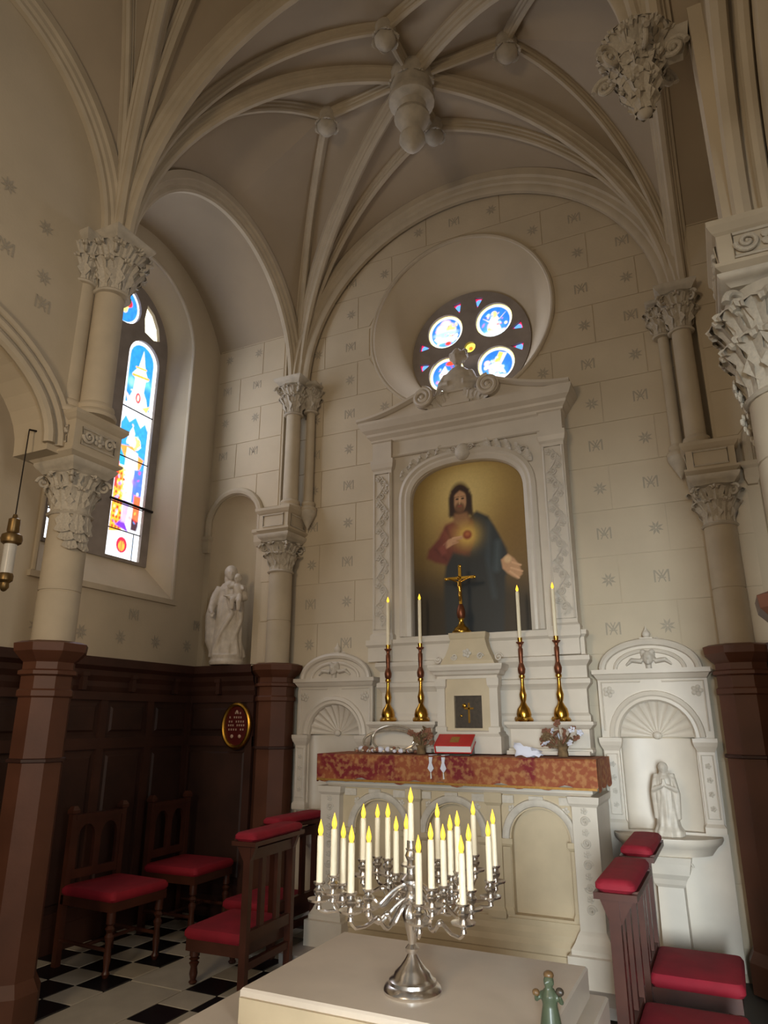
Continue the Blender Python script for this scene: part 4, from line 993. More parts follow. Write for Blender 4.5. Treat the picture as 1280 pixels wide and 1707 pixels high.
# heart with rays
c.glow(U(.49), Zv(.565), W * .10, (238, 196, 96), .95); c.ell(U(.49), Zv(.565), W * .04, Hh * .027, (150, 70, 40), .02); c.ell(U(.49), Zv(.57), W * .02, Hh * .012, (190, 110, 60), .02)
# pointing hand
c.poly(pt([(.27, .52), (.32, .55), (.38, .56), (.45, .555), (.45, .545), (.39, .54), (.41, .525), (.36, .515), (.30, .495)]), (206, 156, 116), .012)
c.line(pt([(.36, .555), (.44, .56)]), .012, (216, 166, 126), .006); c.line(pt([(.36, .525), (.41, .53)]), .010, (190, 140, 102), .006)
c.poly(pt([(.23, .5), (.3, .54), (.3, .47), (.26, .46)]), (138, 70, 56), .03)
# extended hand
c.poly(pt([(.77, .40), (.83, .43), (.88, .40), (.92, .36), (.94, .31), (.90, .285), (.86, .30), (.82, .32), (.78, .35)]), (202, 154, 112), .015)
for a, b_ in (((.86, .38), (.93, .36)), ((.85, .35), (.94, .325)), ((.84, .33), (.91, .29))): c.line(pt([a, b_]), .014, (220, 174, 132), .008)
c.ell(U(.825), Zv(.40), W * .03, Hh * .02, (228, 190, 140), .02)
c.speckle(.06, 3)
def in_pic(x, z):
    u = np.clip(np.abs(x - PCX) / (PH + .012), 0, 1); return (z < 3.27 + (.31 + .012) * np.maximum(0, 1 - u ** 2.5) ** .4) & (np.abs(x - PCX) < PH + .01)
me = c.mesh('painting', XZ(5.215), in_pic); pic = link(me, 'painting', 'oil_paint')
so = pic.modifiers.new('thick', 'SOLIDIFY'); so.thickness = .02; so.offset = 0
tag(pic, 'arched oil painting of a robed haloed man in red and dark blue', 'painting')

# ================================================================== TABERNACLE
tx = -1.69; ty = 4.90
tab = thing('tabernacle', 'small carved marble tabernacle with a dark bronze door on the altar', 'tabernacle', (tx, 4.98, 1.28))
MB().frust(tx - .23, tx + .23, ty, 5.08, [(.02, 1.285), (.02, 1.40), (.0, 1.42), (0, 1.43), (-.02, 1.44)]).build('base', 'white_marble', tab, False)
plate([[(tx - .2, 1.43), (tx + .2, 1.43), (tx + .2, 1.80), (tx - .2, 1.80)], [(tx - .105, 1.455), (tx + .105, 1.455), (tx + .105, 1.68), (tx - .105, 1.68)]], XZ(ty + .03), (0, .04, 0)).build('front', 'altar_stone', tab, False)
MB().box(tx - .2, tx + .2, ty + .07, 5.08, 1.43, 1.80).build('body', 'white_marble', tab, False)
for s_ in (-1, 1):
    x = tx + s_ * .20
    MB().frust(x - .03, x + .03, ty + .01, ty + .08, [(.012, 1.43), (.012, 1.46), (0, 1.47), (0, 1.73), (.012, 1.75), (.015, 1.80)]).build('pilaster', 'white_marble', tab, False)
MB().frust(tx - .23, tx + .23, ty + .02, 5.04, [(0, 1.80), (0, 1.82), (.02, 1.83), (.03, 1.85), (.045, 1.86), (.055, 1.885), (.055, 1.90)]).build('cornice', 'white_marble', tab, False)
MB().rings([[(tx - a, ty + .04 + d, z_), (tx + a, ty + .04 + d, z_), (tx + a, 5.06, z_), (tx - a, 5.06, z_)] for a, d, z_ in ((.21, 0, 1.90), (.20, .0, 1.93), (.175, .015, 1.97), (.15, .02, 2.03), (.135, .025, 2.09), (.14, .02, 2.10), (.145, .015, 2.125), (.145, .015, 2.14))]).build('canopy', 'altar_stone', tab, False)
for s_ in (-1, 1): inst(VOL, 'carved_scroll', 'carved_marble', tab, (tx + s_ * .10, ty + .045, 1.96), 0, .05, (0, 0 if s_ > 0 else PI, 0)); inst(VOL, 'side_scroll', 'white_marble', tab, (tx + s_ * .235, ty + .06, 1.95), 0, .06, (0, 0 if s_ > 0 else PI, 0))
inst(ROSETTE, 'rosette', 'carved_marble', tab, (tx, ty + .045, 1.985), 0, .04, (PI / 2, 0, 0))
d_ = MB().box(tx - .106, tx + .106, ty + .055, ty + .072, 1.455, 1.68).build('door', 'dark_ceramic', tab, False)
MB().box(tx - .006, tx + .006, ty + .048, ty + .056, 1.49, 1.63).box(tx - .035, tx + .035, ty + .048, ty + .056, 1.585, 1.597).build('door_cross', 'brass', d_, False)
MB().ell((tx - .035, ty + .05, 1.61), (.016, .01, .016), 8, 6).build('door_boss', 'gilt', d_); MB().ell((tx - .06, ty + .05, 1.54), (.01, .008, .01), 8, 6).build('door_knob', 'gilt', d_)

# ================================================================== CRUCIFIX AND TALL CANDLESTICKS
kx, ky = -1.74, 4.99
cr = thing('crucifix', 'gilded standing crucifix on top of the tabernacle before the painting', 'crucifix', (kx, ky, 2.14))
MB().lathe([(.07, 2.14), (.072, 2.15), (.06, 2.16), (.055, 2.175), (.035, 2.19), (.022, 2.21), (.016, 2.23), (.024, 2.25)], kx, ky, 16).build('foot', 'gilt', cr)
for k in range(3): a = -PI / 2 + k * 2 * PI / 3; MB().ell((kx + .06 * math.cos(a), ky + .06 * math.sin(a), 2.152), (.016, .016, .014), 8, 6).build('claw', 'brass', cr)
MB().lathe([(.018, 2.24), (.03, 2.26), (.034, 2.29), (.03, 2.32), (.02, 2.35), (.012, 2.36)], kx, ky, 12).build('knop', 'old_bronze', cr)
MB().box(kx - .011, kx + .011, ky - .006, ky + .006, 2.35, 2.65).build('upright', 'gilt', cr, False)
MB().box(kx - .11, kx + .11, ky - .006, ky + .006, 2.552, 2.572).build('crossbar', 'gilt', cr, False)
for p in ((kx - .115, 2.562), (kx + .115, 2.562), (kx, 2.655)): MB().ell((p[0], ky, p[1]), (.014, .009, .014), 8, 6).build('finial', 'gilt', cr)
mb = MB(); mb.tube([(kx, ky - .018, 2.53), (kx, ky - .022, 2.49), (kx + .004, ky - .02, 2.45), (kx + .002, ky - .026, 2.42), (kx, ky - .018, 2.38)], [.014, .016, .013, .011, .007], 10)
mb.ell((kx - .004, ky - .02, 2.562), (.012, .012, .015), 10, 8)
for s_ in (-1, 1): mb.tube([(kx + s_ * .01, ky - .018, 2.528), (kx + s_ * .05, ky - .016, 2.545), (kx + s_ * .09, ky - .012, 2.562)], [.008, .006, .005], 8)
o = link(remesh(mb, .003, 'corpus', 2), 'corpus', 'brass', cr); o.location = (-kx, -ky, -2.14)
def candlestick(x, y, z, label, ztop=2.46):
    t = thing('candlestick', label, 'candlestick', (x, y, z), 'tall brass candlesticks on the altar shelf')
    MB().lathe([(.062, z), (.066, z + .012), (.06, z + .02), (.05, z + .03), (.052, z + .05), (.044, z + .085), (.026, z + .11), (.016, z + .13)], x, y, 16).build('foot', 'brass', t)
    for k in range(3): a = -PI / 2 + .4 + k * 2 * PI / 3; MB().ell((x + .055 * math.cos(a), y + .055 * math.sin(a), z + .016), (.018, .018, .016), 8, 6).build('claw', 'gilt', t)
    MB().lathe([(.016, z + .13), (.022, z + .15), (.026, z + .18), (.018, z + .21), (.013, z + .24), (.013, z + .29), (.022, z + .30), (.022, z + .315)], x, y, 14).build('lower_stem', 'brass', t)
    MB().lathe([(.014, z + .315), (.024, z + .33), (.028, z + .36), (.02, z + .385), (.015, z + .40)], x, y, 14).build('knop', 'old_bronze', t)
    MB().lathe([(.014, z + .40), (.017, z + .46), (.018, z + .50), (.012, z + .51), (.014, z + .53), (.030, z + .545), (.030, z + .55)], x, y, 14).build('upper_stem', 'old_bronze', t)
    MB().lathe([(.016, z + .55), (.018, z + .57), (.018, z + .58)], x, y, 12).build('socket', 'brass', t)
    return t
def candle(x, y, z0, z1, r, label, group, tip=.06):
    t = thing('candle', label, 'candle', (x, y, z0), group)
    MB().lathe([(r, z0), (r, z1 - .01), (r * .9, z1), (r * .35, z1 + .001)], x, y, 12).build('candle_body', 'candle_wax', t)
    MB().lathe([(r * .42, z1), (r * .80, z1 + tip * .20), (r * .86, z1 + tip * .34), (r * .62, z1 + tip * .58), (r * .28, z1 + tip * .82), (r * .04, z1 + tip)], x, y, 10).build('flame_bulb', 'flame', t)
for x, y, z_, nm in ((-2.37, 5.02, 1.501, 'leftmost of four'), (-2.09, 5.01, 1.501, 'second from left of four'), (-1.295, 4.98, 1.501, 'third from left of four'), (-1.035, 4.98, 1.501, 'rightmost of four')):
    candlestick(x, y, z_, f'{nm} tall bronze and brass candlesticks on the altar shelf')
    candle(x, y, z_ + .58, 2.42, .013, f'long white candle in the {nm} tall altar candlesticks', 'long candles on the altar', .05)

# ================================================================== SIDE NICHE AEDICULES
def aedicule(x, label, bowd=.75):
    y = 5.20
    t = thing('side_niche', label, 'niche', (x, y, 0), 'marble side niches flanking the altar')
    hw = .355
    plate([[(x - hw, .80), (x + hw, .80), (x + hw, 1.80), (x - hw, 1.80)], archloop(x, .82, 1.40, .235, 22)], XZ(y), (0, .03, 0)).build('front_panel', 'white_marble', t, False)
    mb = MB(); n_ = 24
    R = [[(x + .235 * math.cos(a), y + .03 + .06 * math.sin(a), z_) for a in np.linspace(0, PI, n_ + 1)] for z_ in (.81, 1.39)]
    mb.rings(R, closed=False, cap=False); mb.build('niche_back', 'white_marble', t)
    for k in range(11):      # scallop shell flutes
        a0, a1_ = PI * k / 11, PI * (k + 1) / 11; R = []
        for s_ in np.linspace(.12, 1, 7):
            row = []
            for q in range(6):
                a = a0 + (a1_ - a0) * q / 5; bul = math.sin(PI * q / 5)
                row.append((x + .24 * s_ * math.cos(a), y + .085 - .075 * s_ ** 2 + .022 * bul * s_, 1.40 + .24 * s_ * math.sin(a)))
            R.append(row)
        MB().rings(R, closed=False, cap=False).build('shell_flute', 'white_marble', t)
    MB().ell((x, y + .06, 1.41), (.03, .025, .025), 10, 6).build('shell_hinge', 'white_marble', t)
    MB().sweep([(u, y, v) for u, v in circ(x, 1.40, .27, 28, 0, PI)], [(0, -.035), (-.02, -.03), (-.028, -.005), (-.018, .005), (-.02, .025), (0, .035)], (0, 1, 0)).build('niche_arch', 'white_marble', t)
    for s_ in (-1, 1):
        px_ = x + s_ * .295
        p = MB().frust(px_ - .05, px_ + .05, y - .035, y, [(.012, .82), (.012, .86), (0, .88), (0, 1.31), (.01, 1.33), (.018, 1.345), (.025, 1.37), (.025, 1.395)]).build('pilaster', 'white_marble', t, False)
        MB().tube([(px_ - .035, y - .037, .91), (px_ + .035, y - .037, .91), (px_ + .035, y - .037, 1.29), (px_ - .035, y - .037, 1.29)], .006, 6, loop=True).build('pilaster_bead', 'white_marble', p)
        for k in range(4): inst(ROSETTE, 'rosette', 'carved_marble', p, (px_, y - .036, .97 + .085 * k), 0, .022, (PI / 2, 0, 0))
        inst(ROSETTE, 'spandrel_rosette', 'carved_marble', t, (x + s_ * .285, y - .004, 1.70), 0, .045, (PI / 2, 0, 0))
        MB().tube([(x + s_ * .33, y - .004, 1.44), (x + s_ * .33, y - .004, 1.765), (x + s_ * .07, y - .004, 1.765)], .007, 6).build('spandrel_bead', 'white_marble', t)
    MB().frust(x - .35, x + .35, y - .01, y + .09, [(0, 1.78), (.01, 1.79), (.025, 1.815), (.035, 1.82), (.035, 1.85)]).build('entablature', 'white_marble', t, False)
    MB().prism([(u, y, v) for u, v in circ(x, 1.85, .30, 28, 0, PI, .17)], (0, .09, 0)).build('pediment', 'white_marble', t, False)
    for rx, rz, wd in ((.315, .185, .026), (.225, .125, .015)):
        MB().tube([(u, y - .005, v) for u, v in circ(x, 1.85, rx, 28, 0, PI, rz)], wd, 8).build('pediment_moulding', 'white_marble', t)
    mb = MB(); head(mb, (x, y - .02, 1.925), .048, -PI / 2, 0, False)
    for s_ in (-1, 1):
        mb.tube([(x + s_ * .04, y - .01, 1.90), (x + s_ * .11, y - .012, 1.91), (x + s_ * .15, y - .01, 1.875)], [.03, .028, .012], 8, sq=.6)
        for q in range(3): mb.ell((x + s_ * .03, y - .02 + .01 * q, 1.965 - .02 * q), (.02, .02, .018), 8, 6)
    o = link(remesh(mb, .005, 'cherub', 2), 'cherub_relief', 'carved_marble', t); o.location = (-x, -y, 0)
    o = MB().frust(x - .03, x + .03, y + .0, y + .07, [(0, 2.02), (0, 2.05), (.012, 2.055), (.012, 2.065)]).ell((x, y + .035, 2.09), (.028, .028, .03), 10, 8).lathe([(.02, 2.105), (.008, 2.13), (.001, 2.15)], x, y + .035, 8).build('finial', 'white_marble', t)
    for s_ in (-1, 1): inst(VOL, 'finial_scroll', 'white_marble', o, (x + s_ * .06, y + .03, 2.045), 0, .045, (0, 0 if s_ > 0 else PI, 0))
    # bowed shelf on a pedestal
    def bow(r, yb, z_): return [(x - r, yb, z_)] + [(x + r * math.cos(a), y - r * bowd * math.sin(a), z_) for a in np.linspace(PI, 0, 20)] + [(x + r, yb, z_)]
    MB().rings([bow(r, y + .05, z_) for r, z_ in ((.26, .70), (.27, .715), (.29, .74), (.30, .75), (.32, .765), (.33, .785), (.33, .805))]).build('shelf', 'white_marble', t)
    MB().frust(x - .08, x + .08, y - .16, y + .05, [(.05, .055), (.05, .10), (.02, .13), (0, .15), (-.005, .52), (.01, .54), (.02, .57), (.04, .60), (.05, .66), (.06, .70)]).build('pedestal', 'white_marble', t, False)
    for s_ in (-1, 1): inst(VOL, 'pedestal_scroll', 'white_marble', t, (x + s_ * .11, y - .09, .63), 0, .06, (0, 0 if s_ > 0 else PI, 0))
    MB().box(x - .36, x + .36, y + .02, y + .09, .055, .82).build('dado_panel', 'white_marble', t, False)
    return t
aedicule(-.455, 'white marble side niche with shell and cherub right of the altar')
aedicule(-2.95, 'white marble side niche with shell and cherub left of the altar', .33)
o = link(PRAY, 'statue', 'carved_marble'); o.location = (-.43, 5.10, .806)
tag(o, 'small white praying figure standing in the right side niche', 'statue')

# ================================================================== THINGS ON THE ALTAR
AZ = 1.281
# glass-bead wreath on a wire stand
t = thing('bead_wreath', 'silvery beaded wire wreath lying on the left of the altar cloth', 'wreath', (-2.28, 4.76, AZ))
ring = [(-2.27 + .21 * math.cos(a) , 4.80 + .07 * math.sin(a) * .6 + .03, AZ + .085 + .075 * math.sin(a)) for a in np.linspace(0, 2 * PI, 40)[:-1]]
MB().tube(ring, .010, 8, loop=True).build('wire_ring', 'glass_beads', t)
ring2 = [(-2.24 + .17 * math.cos(a), 4.83 + .02 * math.sin(a), AZ + .10 + .09 * math.sin(a)) for a in np.linspace(0, 2 * PI, 40)[:-1]]
MB().tube(ring2, .008, 8, loop=True).build('wire_ring', 'glass_beads', t)
for k in range(26):
    a = PI * 1.02 + k * .08 * 1.4; x = -2.5 + k * .0185 ; r_ = .012 + .012 * rng.rand()
    MB().ell((x, 4.72 + .05 * rng.rand(), AZ + r_ * .9 + .012 * rng.rand()), (r_ * 1.2, r_, r_ * .9), 8, 6).build('bead_flower', ('glass_beads', 'dried_flower', 'linen_white')[k % 3], t)
def bouquet(x, y, z, w_, h, n, label, pale=False):
    t = thing('dried_bouquet', label, 'dried flowers', (x, y, z), 'dried flower bouquets on the altar')
    MB().lathe([(.03, z), (.035, z + .015), (.03, z + h * .2), (.04, z + h * .3)], x, y, 10).build('holder', 'dried_leaf', t)
    for k in range(n):
        a = rng.rand() * 2 * PI; q = rng.rand() ** .5; hx, hy, hz = x + w_ * q * math.cos(a), y + .6 * w_ * q * math.sin(a), z + h * (.35 + .65 * rng.rand() * (1 - .4 * q))
        MB().tube([(x, y, z + h * .2), (hx, hy, hz)], .003, 5).build('stem', 'dried_leaf', t)
        r_ = .016 + .016 * rng.rand()
        mt = ('dried_flower', 'dried_flower', 'dried_leaf', 'linen_white' if pale else 'dried_flower')[k % 4]
        inst(ROSETTE, 'flower_head', None, t, (hx, hy, hz), 0, r_ * 1.1, (rng.rand() * .8 + .5, rng.rand() * .6, a)).data = FLOWER[mt]
FLOWER = {}
for mt in ('dried_flower', 'dried_leaf', 'linen_white'):
    FLOWER[mt] = ROSETTE.copy(); FLOWER[mt].materials.clear(); FLOWER[mt].materials.append(M[mt])
bouquet(-1.98, 4.74, AZ, .09, .20, 26, 'brownish dried flower bouquet left of the tabernacle')
bouquet(-1.0, 4.78, AZ, .14, .22, 40, 'sprawling dried flower bouquet at the right end of the altar', True)
# open white paper cone beside it
t = thing('paper_wrap', 'crumpled white paper wrapping beside the right dried bouquet', 'paper', (-1.22, 4.70, AZ))
mb = MB(); R = []
for q in range(6):
    s_ = q / 5; R.append([(-1.29 + .17 * s_ + .012 * math.sin(j * 2.1 + q), 4.66 + .05 * (j / 8) , AZ + .004 + (.03 + .055 * (1 - s_)) * math.sin(PI * j / 8) + .008 * math.sin(j * 3 + q * 2)) for j in range(9)])
mb.rings(R, closed=False, cap=False); o = mb.build('paper_sheet', 'linen_white', t); so = o.modifiers.new('thick', 'SOLIDIFY'); so.thickness = .002
# red missal with white page block, ribbons
bx, by = -1.72, 4.74
t = thing('missal', 'thick red missal lying on the altar before the tabernacle', 'book', (bx, by, AZ))
rm = Matrix.Translation((bx, by, AZ + .037)) @ Matrix.Rotation(.12, 4, 'Z') @ Matrix.Rotation(.42, 4, 'X')
MB().box(-.125, .125, -.085, .085, .012, .018).box(-.125, .125, -.085, .085, .062, .069).box(-.13, -.122, -.085, .085, .012, .069).xf(rm).build('cover', 'book_red', t, False)
MB().box(-.12, .12, -.08, .08, .018, .062).xf(rm).build('page_block', 'paper', t, False)
MB().box(-.03, .03, -.04, .04, .069, .071).xf(rm).build('cover_emblem', 'gold_thread', t, False)
MB().prism([(-.11, -.075, 0), (-.11, .085, 0), (-.11, .085, .075), (-.11, -.075, .006)], (.22, 0, 0)).xf(Matrix.Translation((bx, by, AZ)) @ Matrix.Rotation(.12, 4, 'Z')).build('book_rest', 'dark_ceramic', t, False)
for k, x in enumerate((-1.845, -1.755)):
    t = thing('tassel_ribbon', ('left' if k == 0 else 'right') + ' white ribbon end with tassel hanging over the cloth front', 'ribbon', (x, 4.58, 1.27), 'white ribbons on the altar cloth')
    yy = 4.577
    MB().prism([(x - .012, yy, 1.272), (x + .014, yy, 1.272), (x + .008, yy, 1.235), (x + .022, yy, 1.20), (x + .0, yy, 1.172), (x - .022, yy, 1.20), (x - .01, yy, 1.235)], (0, -.004, 0)).build('ribbon_end', 'linen_white', t, False)
    MB().tube([(x, yy - .002, 1.172), (x + .002, yy - .002, 1.135)], [.004, .006], 6).build('tassel', 'paper', t)
    MB().box(x - .012, x + .014, yy - .004, 4.66, 1.282, 1.286).build('ribbon_tail', 'linen_white', t, False)

# ================================================================== MARBLE TABLE AND CANDELABRUM
TZ = .80
tb_ = thing('marble_table', 'pale marble altar table carrying the silver candelabrum in the foreground', 'table', (-.92, 1.9, 0))
MB().frust(-1.305, -.475, 1.81, 2.40, [(-.004, TZ - .085), (0, TZ - .08), (0, TZ - .006), (-.005, TZ)], back=True).build('raised_slab', 'table_marble', tb_, False)
MB().frust(-1.46, -.43, 1.25, 2.45, [(-.02, TZ - .17), (0, TZ - .16), (0, TZ - .092), (-.006, TZ - .086)], back=True).build('mensa', 'table_marble', tb_, False)
MB().box(-1.30, -.48, 1.80, 1.81, TZ - .08, TZ - .02).build('front_strip', 'altar_stone', tb_, False)
MB().frust(-1.25, -.60, 1.45, 2.30, [(.05, 0), (.05, .08), (.0, .12), (0, .56), (.04, .60), (.05, .635)], back=True).build('pedestal', 'altar_stone', tb_, False)
ccx, ccy = -.865, 1.985
cb = thing('candelabrum', 'large silver many-armed candelabrum standing on the marble table', 'candelabrum', (ccx, ccy, TZ))
MB().lathe([(.078, TZ), (.08, TZ + .008), (.076, TZ + .016), (.066, TZ + .022), (.064, TZ + .030), (.052, TZ + .038), (.048, TZ + .048), (.034, TZ + .060), (.020, TZ + .078), (.012, TZ + .092)], ccx, ccy, 32).build('foot', 'silver', cb)
MB().lathe([(.012, TZ + .09), (.018, TZ + .097), (.019, TZ + .105), (.010, TZ + .115), (.012, TZ + .125), (.020, TZ + .16), (.027, TZ + .185), (.022, TZ + .20), (.013, TZ + .21), (.020, TZ + .22), (.021, TZ + .232), (.012, TZ + .245), (.016, TZ + .26), (.030, TZ + .268), (.030, TZ + .275), (.014, TZ + .29), (.012, TZ + .32), (.018, TZ + .335), (.012, TZ + .35), (.012, TZ + .375)], ccx, ccy, 20).build('stem', 'silver', cb)
CAND = [(-1.065, 1.815, .0), (-1.03, 1.83, 1), (-1.045, 1.91, 2), (-.93, 1.745, 3), (-1.06, 2.065, 4), (-.945, 1.875, 5), (-1.085, 2.215, 6), (-1.0, 2.115, 7), (-.965, 2.10, 8), (-.895, 2.02, 9), (ccx, ccy, 10),
        (-.76, 1.79, 11), (-.76, 1.875, 12), (-.86, 2.18, 13), (-.775, 2.005, 14), (-.77, 2.05, 15), (-.74, 2.03, 16), (-.66, 1.835, 17), (-.66, 1.895, 18), (-.78, 2.29, 19), (-.68, 2.125, 20), (-.695, 2.225, 21)]
order = ['leftmost', 'second from left', 'third from left', 'fourth from left', 'fifth from left', 'sixth from left', 'seventh from left', 'eighth from left', 'ninth from left', 'tenth from left', 'tallest central', 'twelfth from left', 'thirteenth from left', 'fourteenth from left', 'ninth from right', 'eighth from right', 'seventh from right', 'sixth from right', 'fifth from right', 'third from right', 'second from right', 'rightmost']
order = ['leftmost', 'second from left', 'third from left', 'fourth from left', 'fifth from left', 'sixth from left', 'seventh from left', 'eighth from left', 'ninth from left', 'tenth from left', 'tallest central', 'twelfth from left', 'tenth from right', 'ninth from right', 'eighth from right', 'seventh from right', 'sixth from right', 'fifth from right', 'fourth from right', 'third from right', 'second from right', 'rightmost']
def cup(x, y, z, parent):
    p = MB().lathe([(.004, z - .040), (.008, z - .036), (.006, z - .028), (.012, z - .022), (.030, z - .016), (.0315, z - .011), (.026, z - .012), (.010, z - .014), (.008, z - .006), (.014, z + .002), (.016, z + .010), (.0105, z + .016), (.0105, z + .020), (.016, z + .026), (.0165, z + .030), (.010, z + .030)], x, y, 16).build('candle_cup', 'silver', parent)
    return p
for i, (x, y, _) in enumerate(CAND):
    central = i == 10
    zb = 1.125 if central else 1.052 + .02 * math.sin(i * 2.1)
    if not central:
        dx, dy = x - ccx, y - ccy; L = math.hypot(dx, dy); zr = TZ + (.235 if i % 2 else .272)
        P = []
        for q in range(19):
            s_ = q / 18
            rad = s_ + .06 * math.sin(2 * PI * s_); zz = zr + (zb - .038 - zr) * s_ ** 3 - .055 * math.sin(PI * s_ ** .8) * (1 - .2 * s_) + .012 * math.sin(4 * PI * s_)
            if s_ > .86: rad = 1.0 if s_ > .95 else rad * .5 + .5
            P.append((ccx + dx * rad, ccy + dy * rad, zz))
        a = MB().tube(P, [.0065 - .002 * q / 18 for q in range(19)], 8).build('arm', 'silver', cb)
        k_ = P[11]; MB().ell(k_, (.010, .010, .009), 8, 6).build('arm_knop', 'silver', a)
    cup(x, y, zb, cb)
    if central: MB().lathe([(.012, TZ + .37), (.009, zb - .03)], x, y, 12).build('upper_stem', 'silver', cb)
    candle(x, y, zb + .018, zb + (.145 if not central else .15), .0088, f'{order[i]} lit white candle of the silver candelabrum', 'candles in the silver candelabrum', .042)
# small green figurine at the table's corner
fx, fy = -.455, 1.835
t = thing('figurine', 'small green and ochre ceramic figurine at the right corner of the marble table', 'figurine', (fx, fy, TZ))
mb = MB()
mb.lathe([(.032, .0), (.034, .008), (.027, .02), (.022, .05), (.017, .075), (.019, .095), (.012, .108)], 0, 0, 14); head(mb, (0, 0, .122), .015, -PI / 2 - .3, 0, False)
for s_ in (-1, 1): mb.tube([(s_ * .015, 0, .098), (s_ * .03, -.008, .085), (s_ * .028, -.018, .10)], [.007, .006, .004], 8)
o = link(remesh(mb, .0025, 'figurine_body', 2), 'figurine_body', 'green_ceramic', t)
MB().lathe([(.034, 0), (.037, .004), (.034, .012), (.03, .014)], 0, 0, 14).xf(Matrix.Translation((fx, fy, TZ))).build('figurine_base', 'dark_ceramic', t)
MB().ell((fx + .027, fy - .012, TZ + .108), (.010, .009, .009), 8, 6).build('held_flower', 'dark_ceramic', t); MB().ell((fx - .028, fy - .012, TZ + .10), (.009, .009, .008), 8, 6).build('held_flower', 'ochre_ceramic', t)
MB().ell((fx, fy + .003, TZ + .135), (.0125, .0125, .009), 10, 6).build('hat', 'ochre_ceramic', t)

# ================================================================== CHAIRS AND PRIE-DIEUX
def turned(x, y, z0, z1, r): 
    H = z1 - z0; return MB().lathe([(r * .6, z0), (r * .9, z0 + H * .06), (r * .55, z0 + H * .12), (r * .85, z0 + H * .3), (r * .65, z0 + H * .5), (r * 1.05, z0 + H * .62), (r * .6, z0 + H * .68), (r * 1.1, z0 + H * .74), (r * .6, z0 + H * .79), (r, z0 + H * .82), (r, z1)], x, y, 10)
def cushion(x0, x1, y0, y1, z0, z1, tilt=0):
    mb = MB(); R = []
    for p, z_ in ((-.012, z0), (0, z0 + (z1 - z0) * .25), (0, z0 + (z1 - z0) * .6), (-.012, z0 + (z1 - z0) * .9), (-.04, z1)): R.append([(a, b_, z_) for a, b_ in rrect(x0 - p, x1 + p, y0 - p, y1 + p, .03)])
    return mb.rings(R)
def rrect(x0, x1, y0, y1, r, n=4):
    L = []
    for cx, cy, a0 in ((x1 - r, y1 - r, 0), (x0 + r, y1 - r, PI / 2), (x0 + r, y0 + r, PI), (x1 - r, y0 + r, 3 * PI / 2)):
        for k in range(n + 1): a = a0 + PI / 2 * k / n; L.append((cx + r * math.cos(a), cy + r * math.sin(a)))
    return L
def chair(loc, rz, label):
    """faces +x locally"""
    t = thing('chair', label, 'chair', (0, 0, 0), 'red seated chairs along the left wainscot')
    MB().box(-.24, .24, -.23, .23, .36, .415).build('seat_frame', 'chair_wood', t, False)
    cushion(-.245, .255, -.24, .24, .415, .475).build('seat', 'velvet', t)
    for x in (.21,):
        for y in (-.2, .2): turned(x, y, 0, .36, .028).build('leg', 'chair_wood', t)
    for y in (-.21, .21):
        MB().box(-.255, -.215, y - .02, y + .02, 0, .90).build('leg', 'chair_wood', t, False)
        MB().frust(-.255, -.215, y - .02, y + .02, [(.0, .90), (.008, .905), (.008, .925), (-.005, .95)], back=True).build('post_finial', 'chair_wood', t, False)
        MB().tube([(-.23, y, .15), (.21, y, .15)], .012, 8).build('stretcher', 'chair_wood', t)
    MB().tube([(.0, -.2, .15), (.0, .2, .15)], .012, 8).build('stretcher', 'chair_wood', t)
    lo_ = [[(-.19, .50), (.19, .50), (.19, .87), (-.19, .87)]] + [archloop(c_, .555, .735, .07, 12, .095) for c_ in (-.095, .095)]
    plate(lo_, YZ(-.22), (-.026, 0, 0)).build('arched_back', 'chair_wood', t, False)
    MB().box(-.262, -.208, -.2, .2, .865, .895).build('top_rail', 'chair_wood', t, False)
    t.location = loc; t.rotation_euler = (0, 0, rz); return t
chA = chair((-3.84, 3.86, 0), -.05, 'red seated wooden chair nearest the large left pillar')
chB = copy_tree(chA); chB.location = (-3.90, 4.66, 0); chB.rotation_euler = (0, 0, .03); chB['label'] = 'red seated wooden chair in the corner below the oval plaque'
def priedieu(loc, rz, label, tall):
    """kneeling pad towards -x, sloped arm rest over the back at x=0"""
    t = thing('prie_dieu', label, 'kneeling chair', (0, 0, 0), 'wooden prie-dieux with red cushions')
    hw = .25
    for y in (-hw, hw):
        MB().box(-.02, .025, y - .02, y + .02, 0, tall - .07).build('post', 'chair_wood', t, False)
        MB().prism([(-.10, y - .015, tall - .04), (.06, y - .015, tall - .07), (.02, y - .015, tall - .17), (-.02, y - .015, tall - .17)], (0, .03, 0)).build('bracket', 'chair_wood', t, False)
    for y in (-.09, .09):
        MB().box(-.012, .014, y - .022, y + .022, .32, tall - .12).build('slat', 'chair_wood', t, False)
    MB().box(-.016, .02, -hw, hw, .26, .32).build('lower_rail', 'chair_wood', t, False)
    MB().box(-.016, .02, -hw, hw, tall - .16, tall - .10).build('upper_rail', 'chair_wood', t, False)
    MB().box(-.014, .016, -hw, hw, .12, .16).build('bottom_rail', 'chair_wood', t, False)
    MB().box(-.095, .075, -hw - .045, hw + .045, tall - .075, tall - .05).build('rest_board', 'chair_wood', t, False)
    cushion(-.09, .07, -hw - .04, hw + .04, tall - .05, tall).build('arm_cushion', 'velvet', t)
    MB().box(-.42, -.02, -.24, .24, .18, .245).build('kneeler_frame', 'chair_wood', t, False)
    cushion(-.44, -.01, -.255, .255, .245, .31).build('kneeler_cushion', 'velvet', t)
    for y in (-.2, .2): turned(-.38, y, 0, .18, .03).build('leg', 'chair_wood', t)
    t.location = loc; t.rotation_euler = (0, 0, rz); return t
pd = priedieu((-2.72, 4.02, 0), .04, 'prie-dieu with red arm cushion in front of the left chairs', .86)
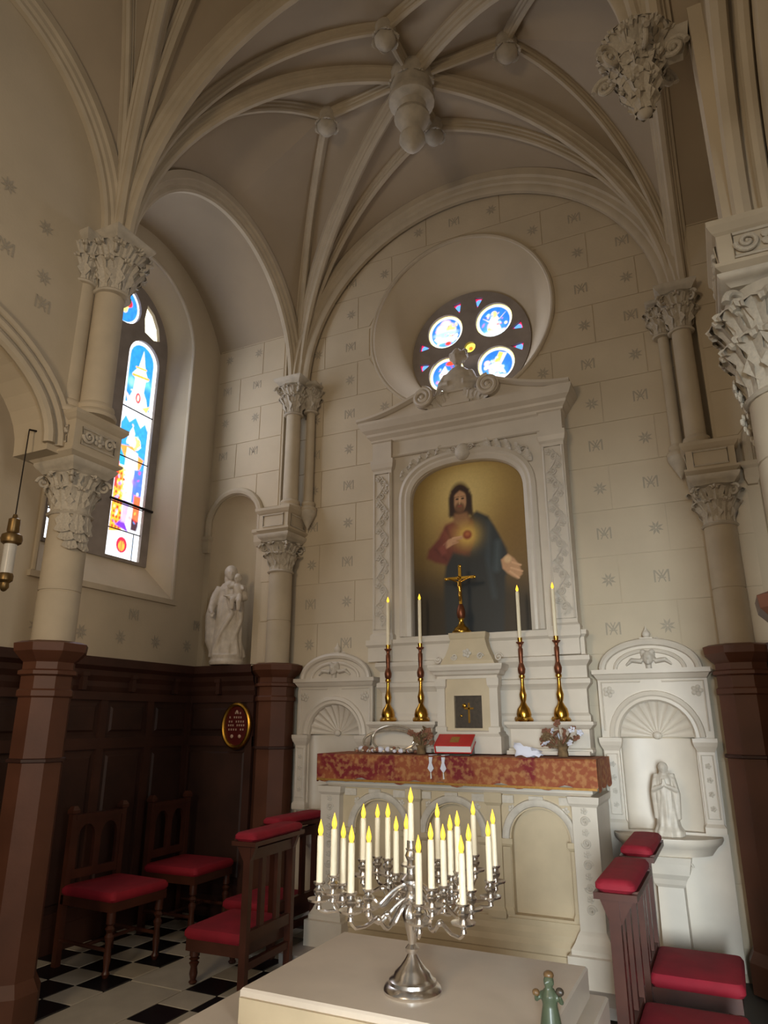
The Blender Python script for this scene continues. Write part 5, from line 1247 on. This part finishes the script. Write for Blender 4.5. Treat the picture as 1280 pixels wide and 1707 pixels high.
p2 = copy_tree(pd); p2.location = (-2.93, 4.64, 0); p2.rotation_euler = (0, 0, -.05); p2['label'] = 'prie-dieu half hidden behind the candelabrum, left of the altar'
pd2 = priedieu((-.515, 3.50, 0), PI, '', .885)
p3 = pd2; p3['label'] = 'nearer prie-dieu with red cushions at the lower right edge'
p4 = copy_tree(pd2); p4.location = (-.53, 4.38, 0); p4.rotation_euler = (0, 0, PI); p4['label'] = 'farther prie-dieu with red cushions before the right side niche'

# ================================================================== OVAL PLAQUE, HANGING LANTERN
ox, oy, oz = -3.80, 5.022, 1.465
t = thing('wall_plaque', 'oval red plaque with gold rim on the dark wood panelling', 'plaque', (ox, oy, oz))
MB().rings([[(ox + rx * math.cos(a), yy, oz + rx * 1.28 * math.sin(a)) for a in np.linspace(0, 2 * PI, 33)[:-1]] for rx, yy in ((.125, oy + .02), (.125, oy - .006), (.10, oy - .008))]).build('plaque_field', 'plaque_red', t)
MB().tube([(ox + .135 * math.cos(a), oy - .008, oz + .175 * math.sin(a)) for a in np.linspace(0, 2 * PI, 41)[:-1]], .019, 8, loop=True).build('gold_rim', 'gilt', t)
for k, (zz, wd) in enumerate(((.105, .05), (.07, .08), (.035, .085), (.005, .09), (-.03, .085))):
    n_ = int(wd / .011)
    for j in range(n_):
        if (j * 7 + k * 3) % 5 == 0: continue
        x = ox - wd + 2 * wd * (j + .5) / n_; MB().box(x - .005, x + .005, oy - .012, oy - .008, zz + oz - .008, zz + oz + .008).build('letter', 'plaque_letter', t, False)
for s_ in (-1, 1): MB().ell((ox + s_ * .04, oy - .01, oz - .085), (.016, .008, .016), 10, 6).build('medallion', 'plaque_letter', t)
MB().ell((ox, oy - .01, oz + .115), (.014, .008, .014), 10, 6).build('medallion', 'plaque_letter', t)
lx, ly = -3.62, 2.56
t = thing('hanging_lantern', 'brass lantern with white glass cylinder hanging at the left edge', 'lantern', (lx, ly, 2.20))
MB().lathe([(.012, 2.66), (.016, 2.64), (.032, 2.63), (.034, 2.56), (.03, 2.55), (.055, 2.535), (.06, 2.51), (.055, 2.49), (.04, 2.48)], lx, ly, 18).build('lantern_cap', 'dull_brass', t)
MB().lathe([(.034, 2.48), (.034, 2.30)], lx, ly, 18).build('glass_cylinder', 'lamp_glass', t)
MB().lathe([(.036, 2.31), (.042, 2.295), (.04, 2.27), (.024, 2.255), (.026, 2.23), (.012, 2.21), (.002, 2.205)], lx, ly, 16).build('lantern_finial', 'dull_brass', t)
MB().tube([(lx, ly, 2.66), (lx, ly, 3.2)], .004, 6).build('rod', 'iron', t)
MB().tube([(lx, ly, 3.2), (lx, ly + .1, 3.22), (lx, 2.70, 3.2)], .006, 6).build('bracket_arm', 'iron', t)
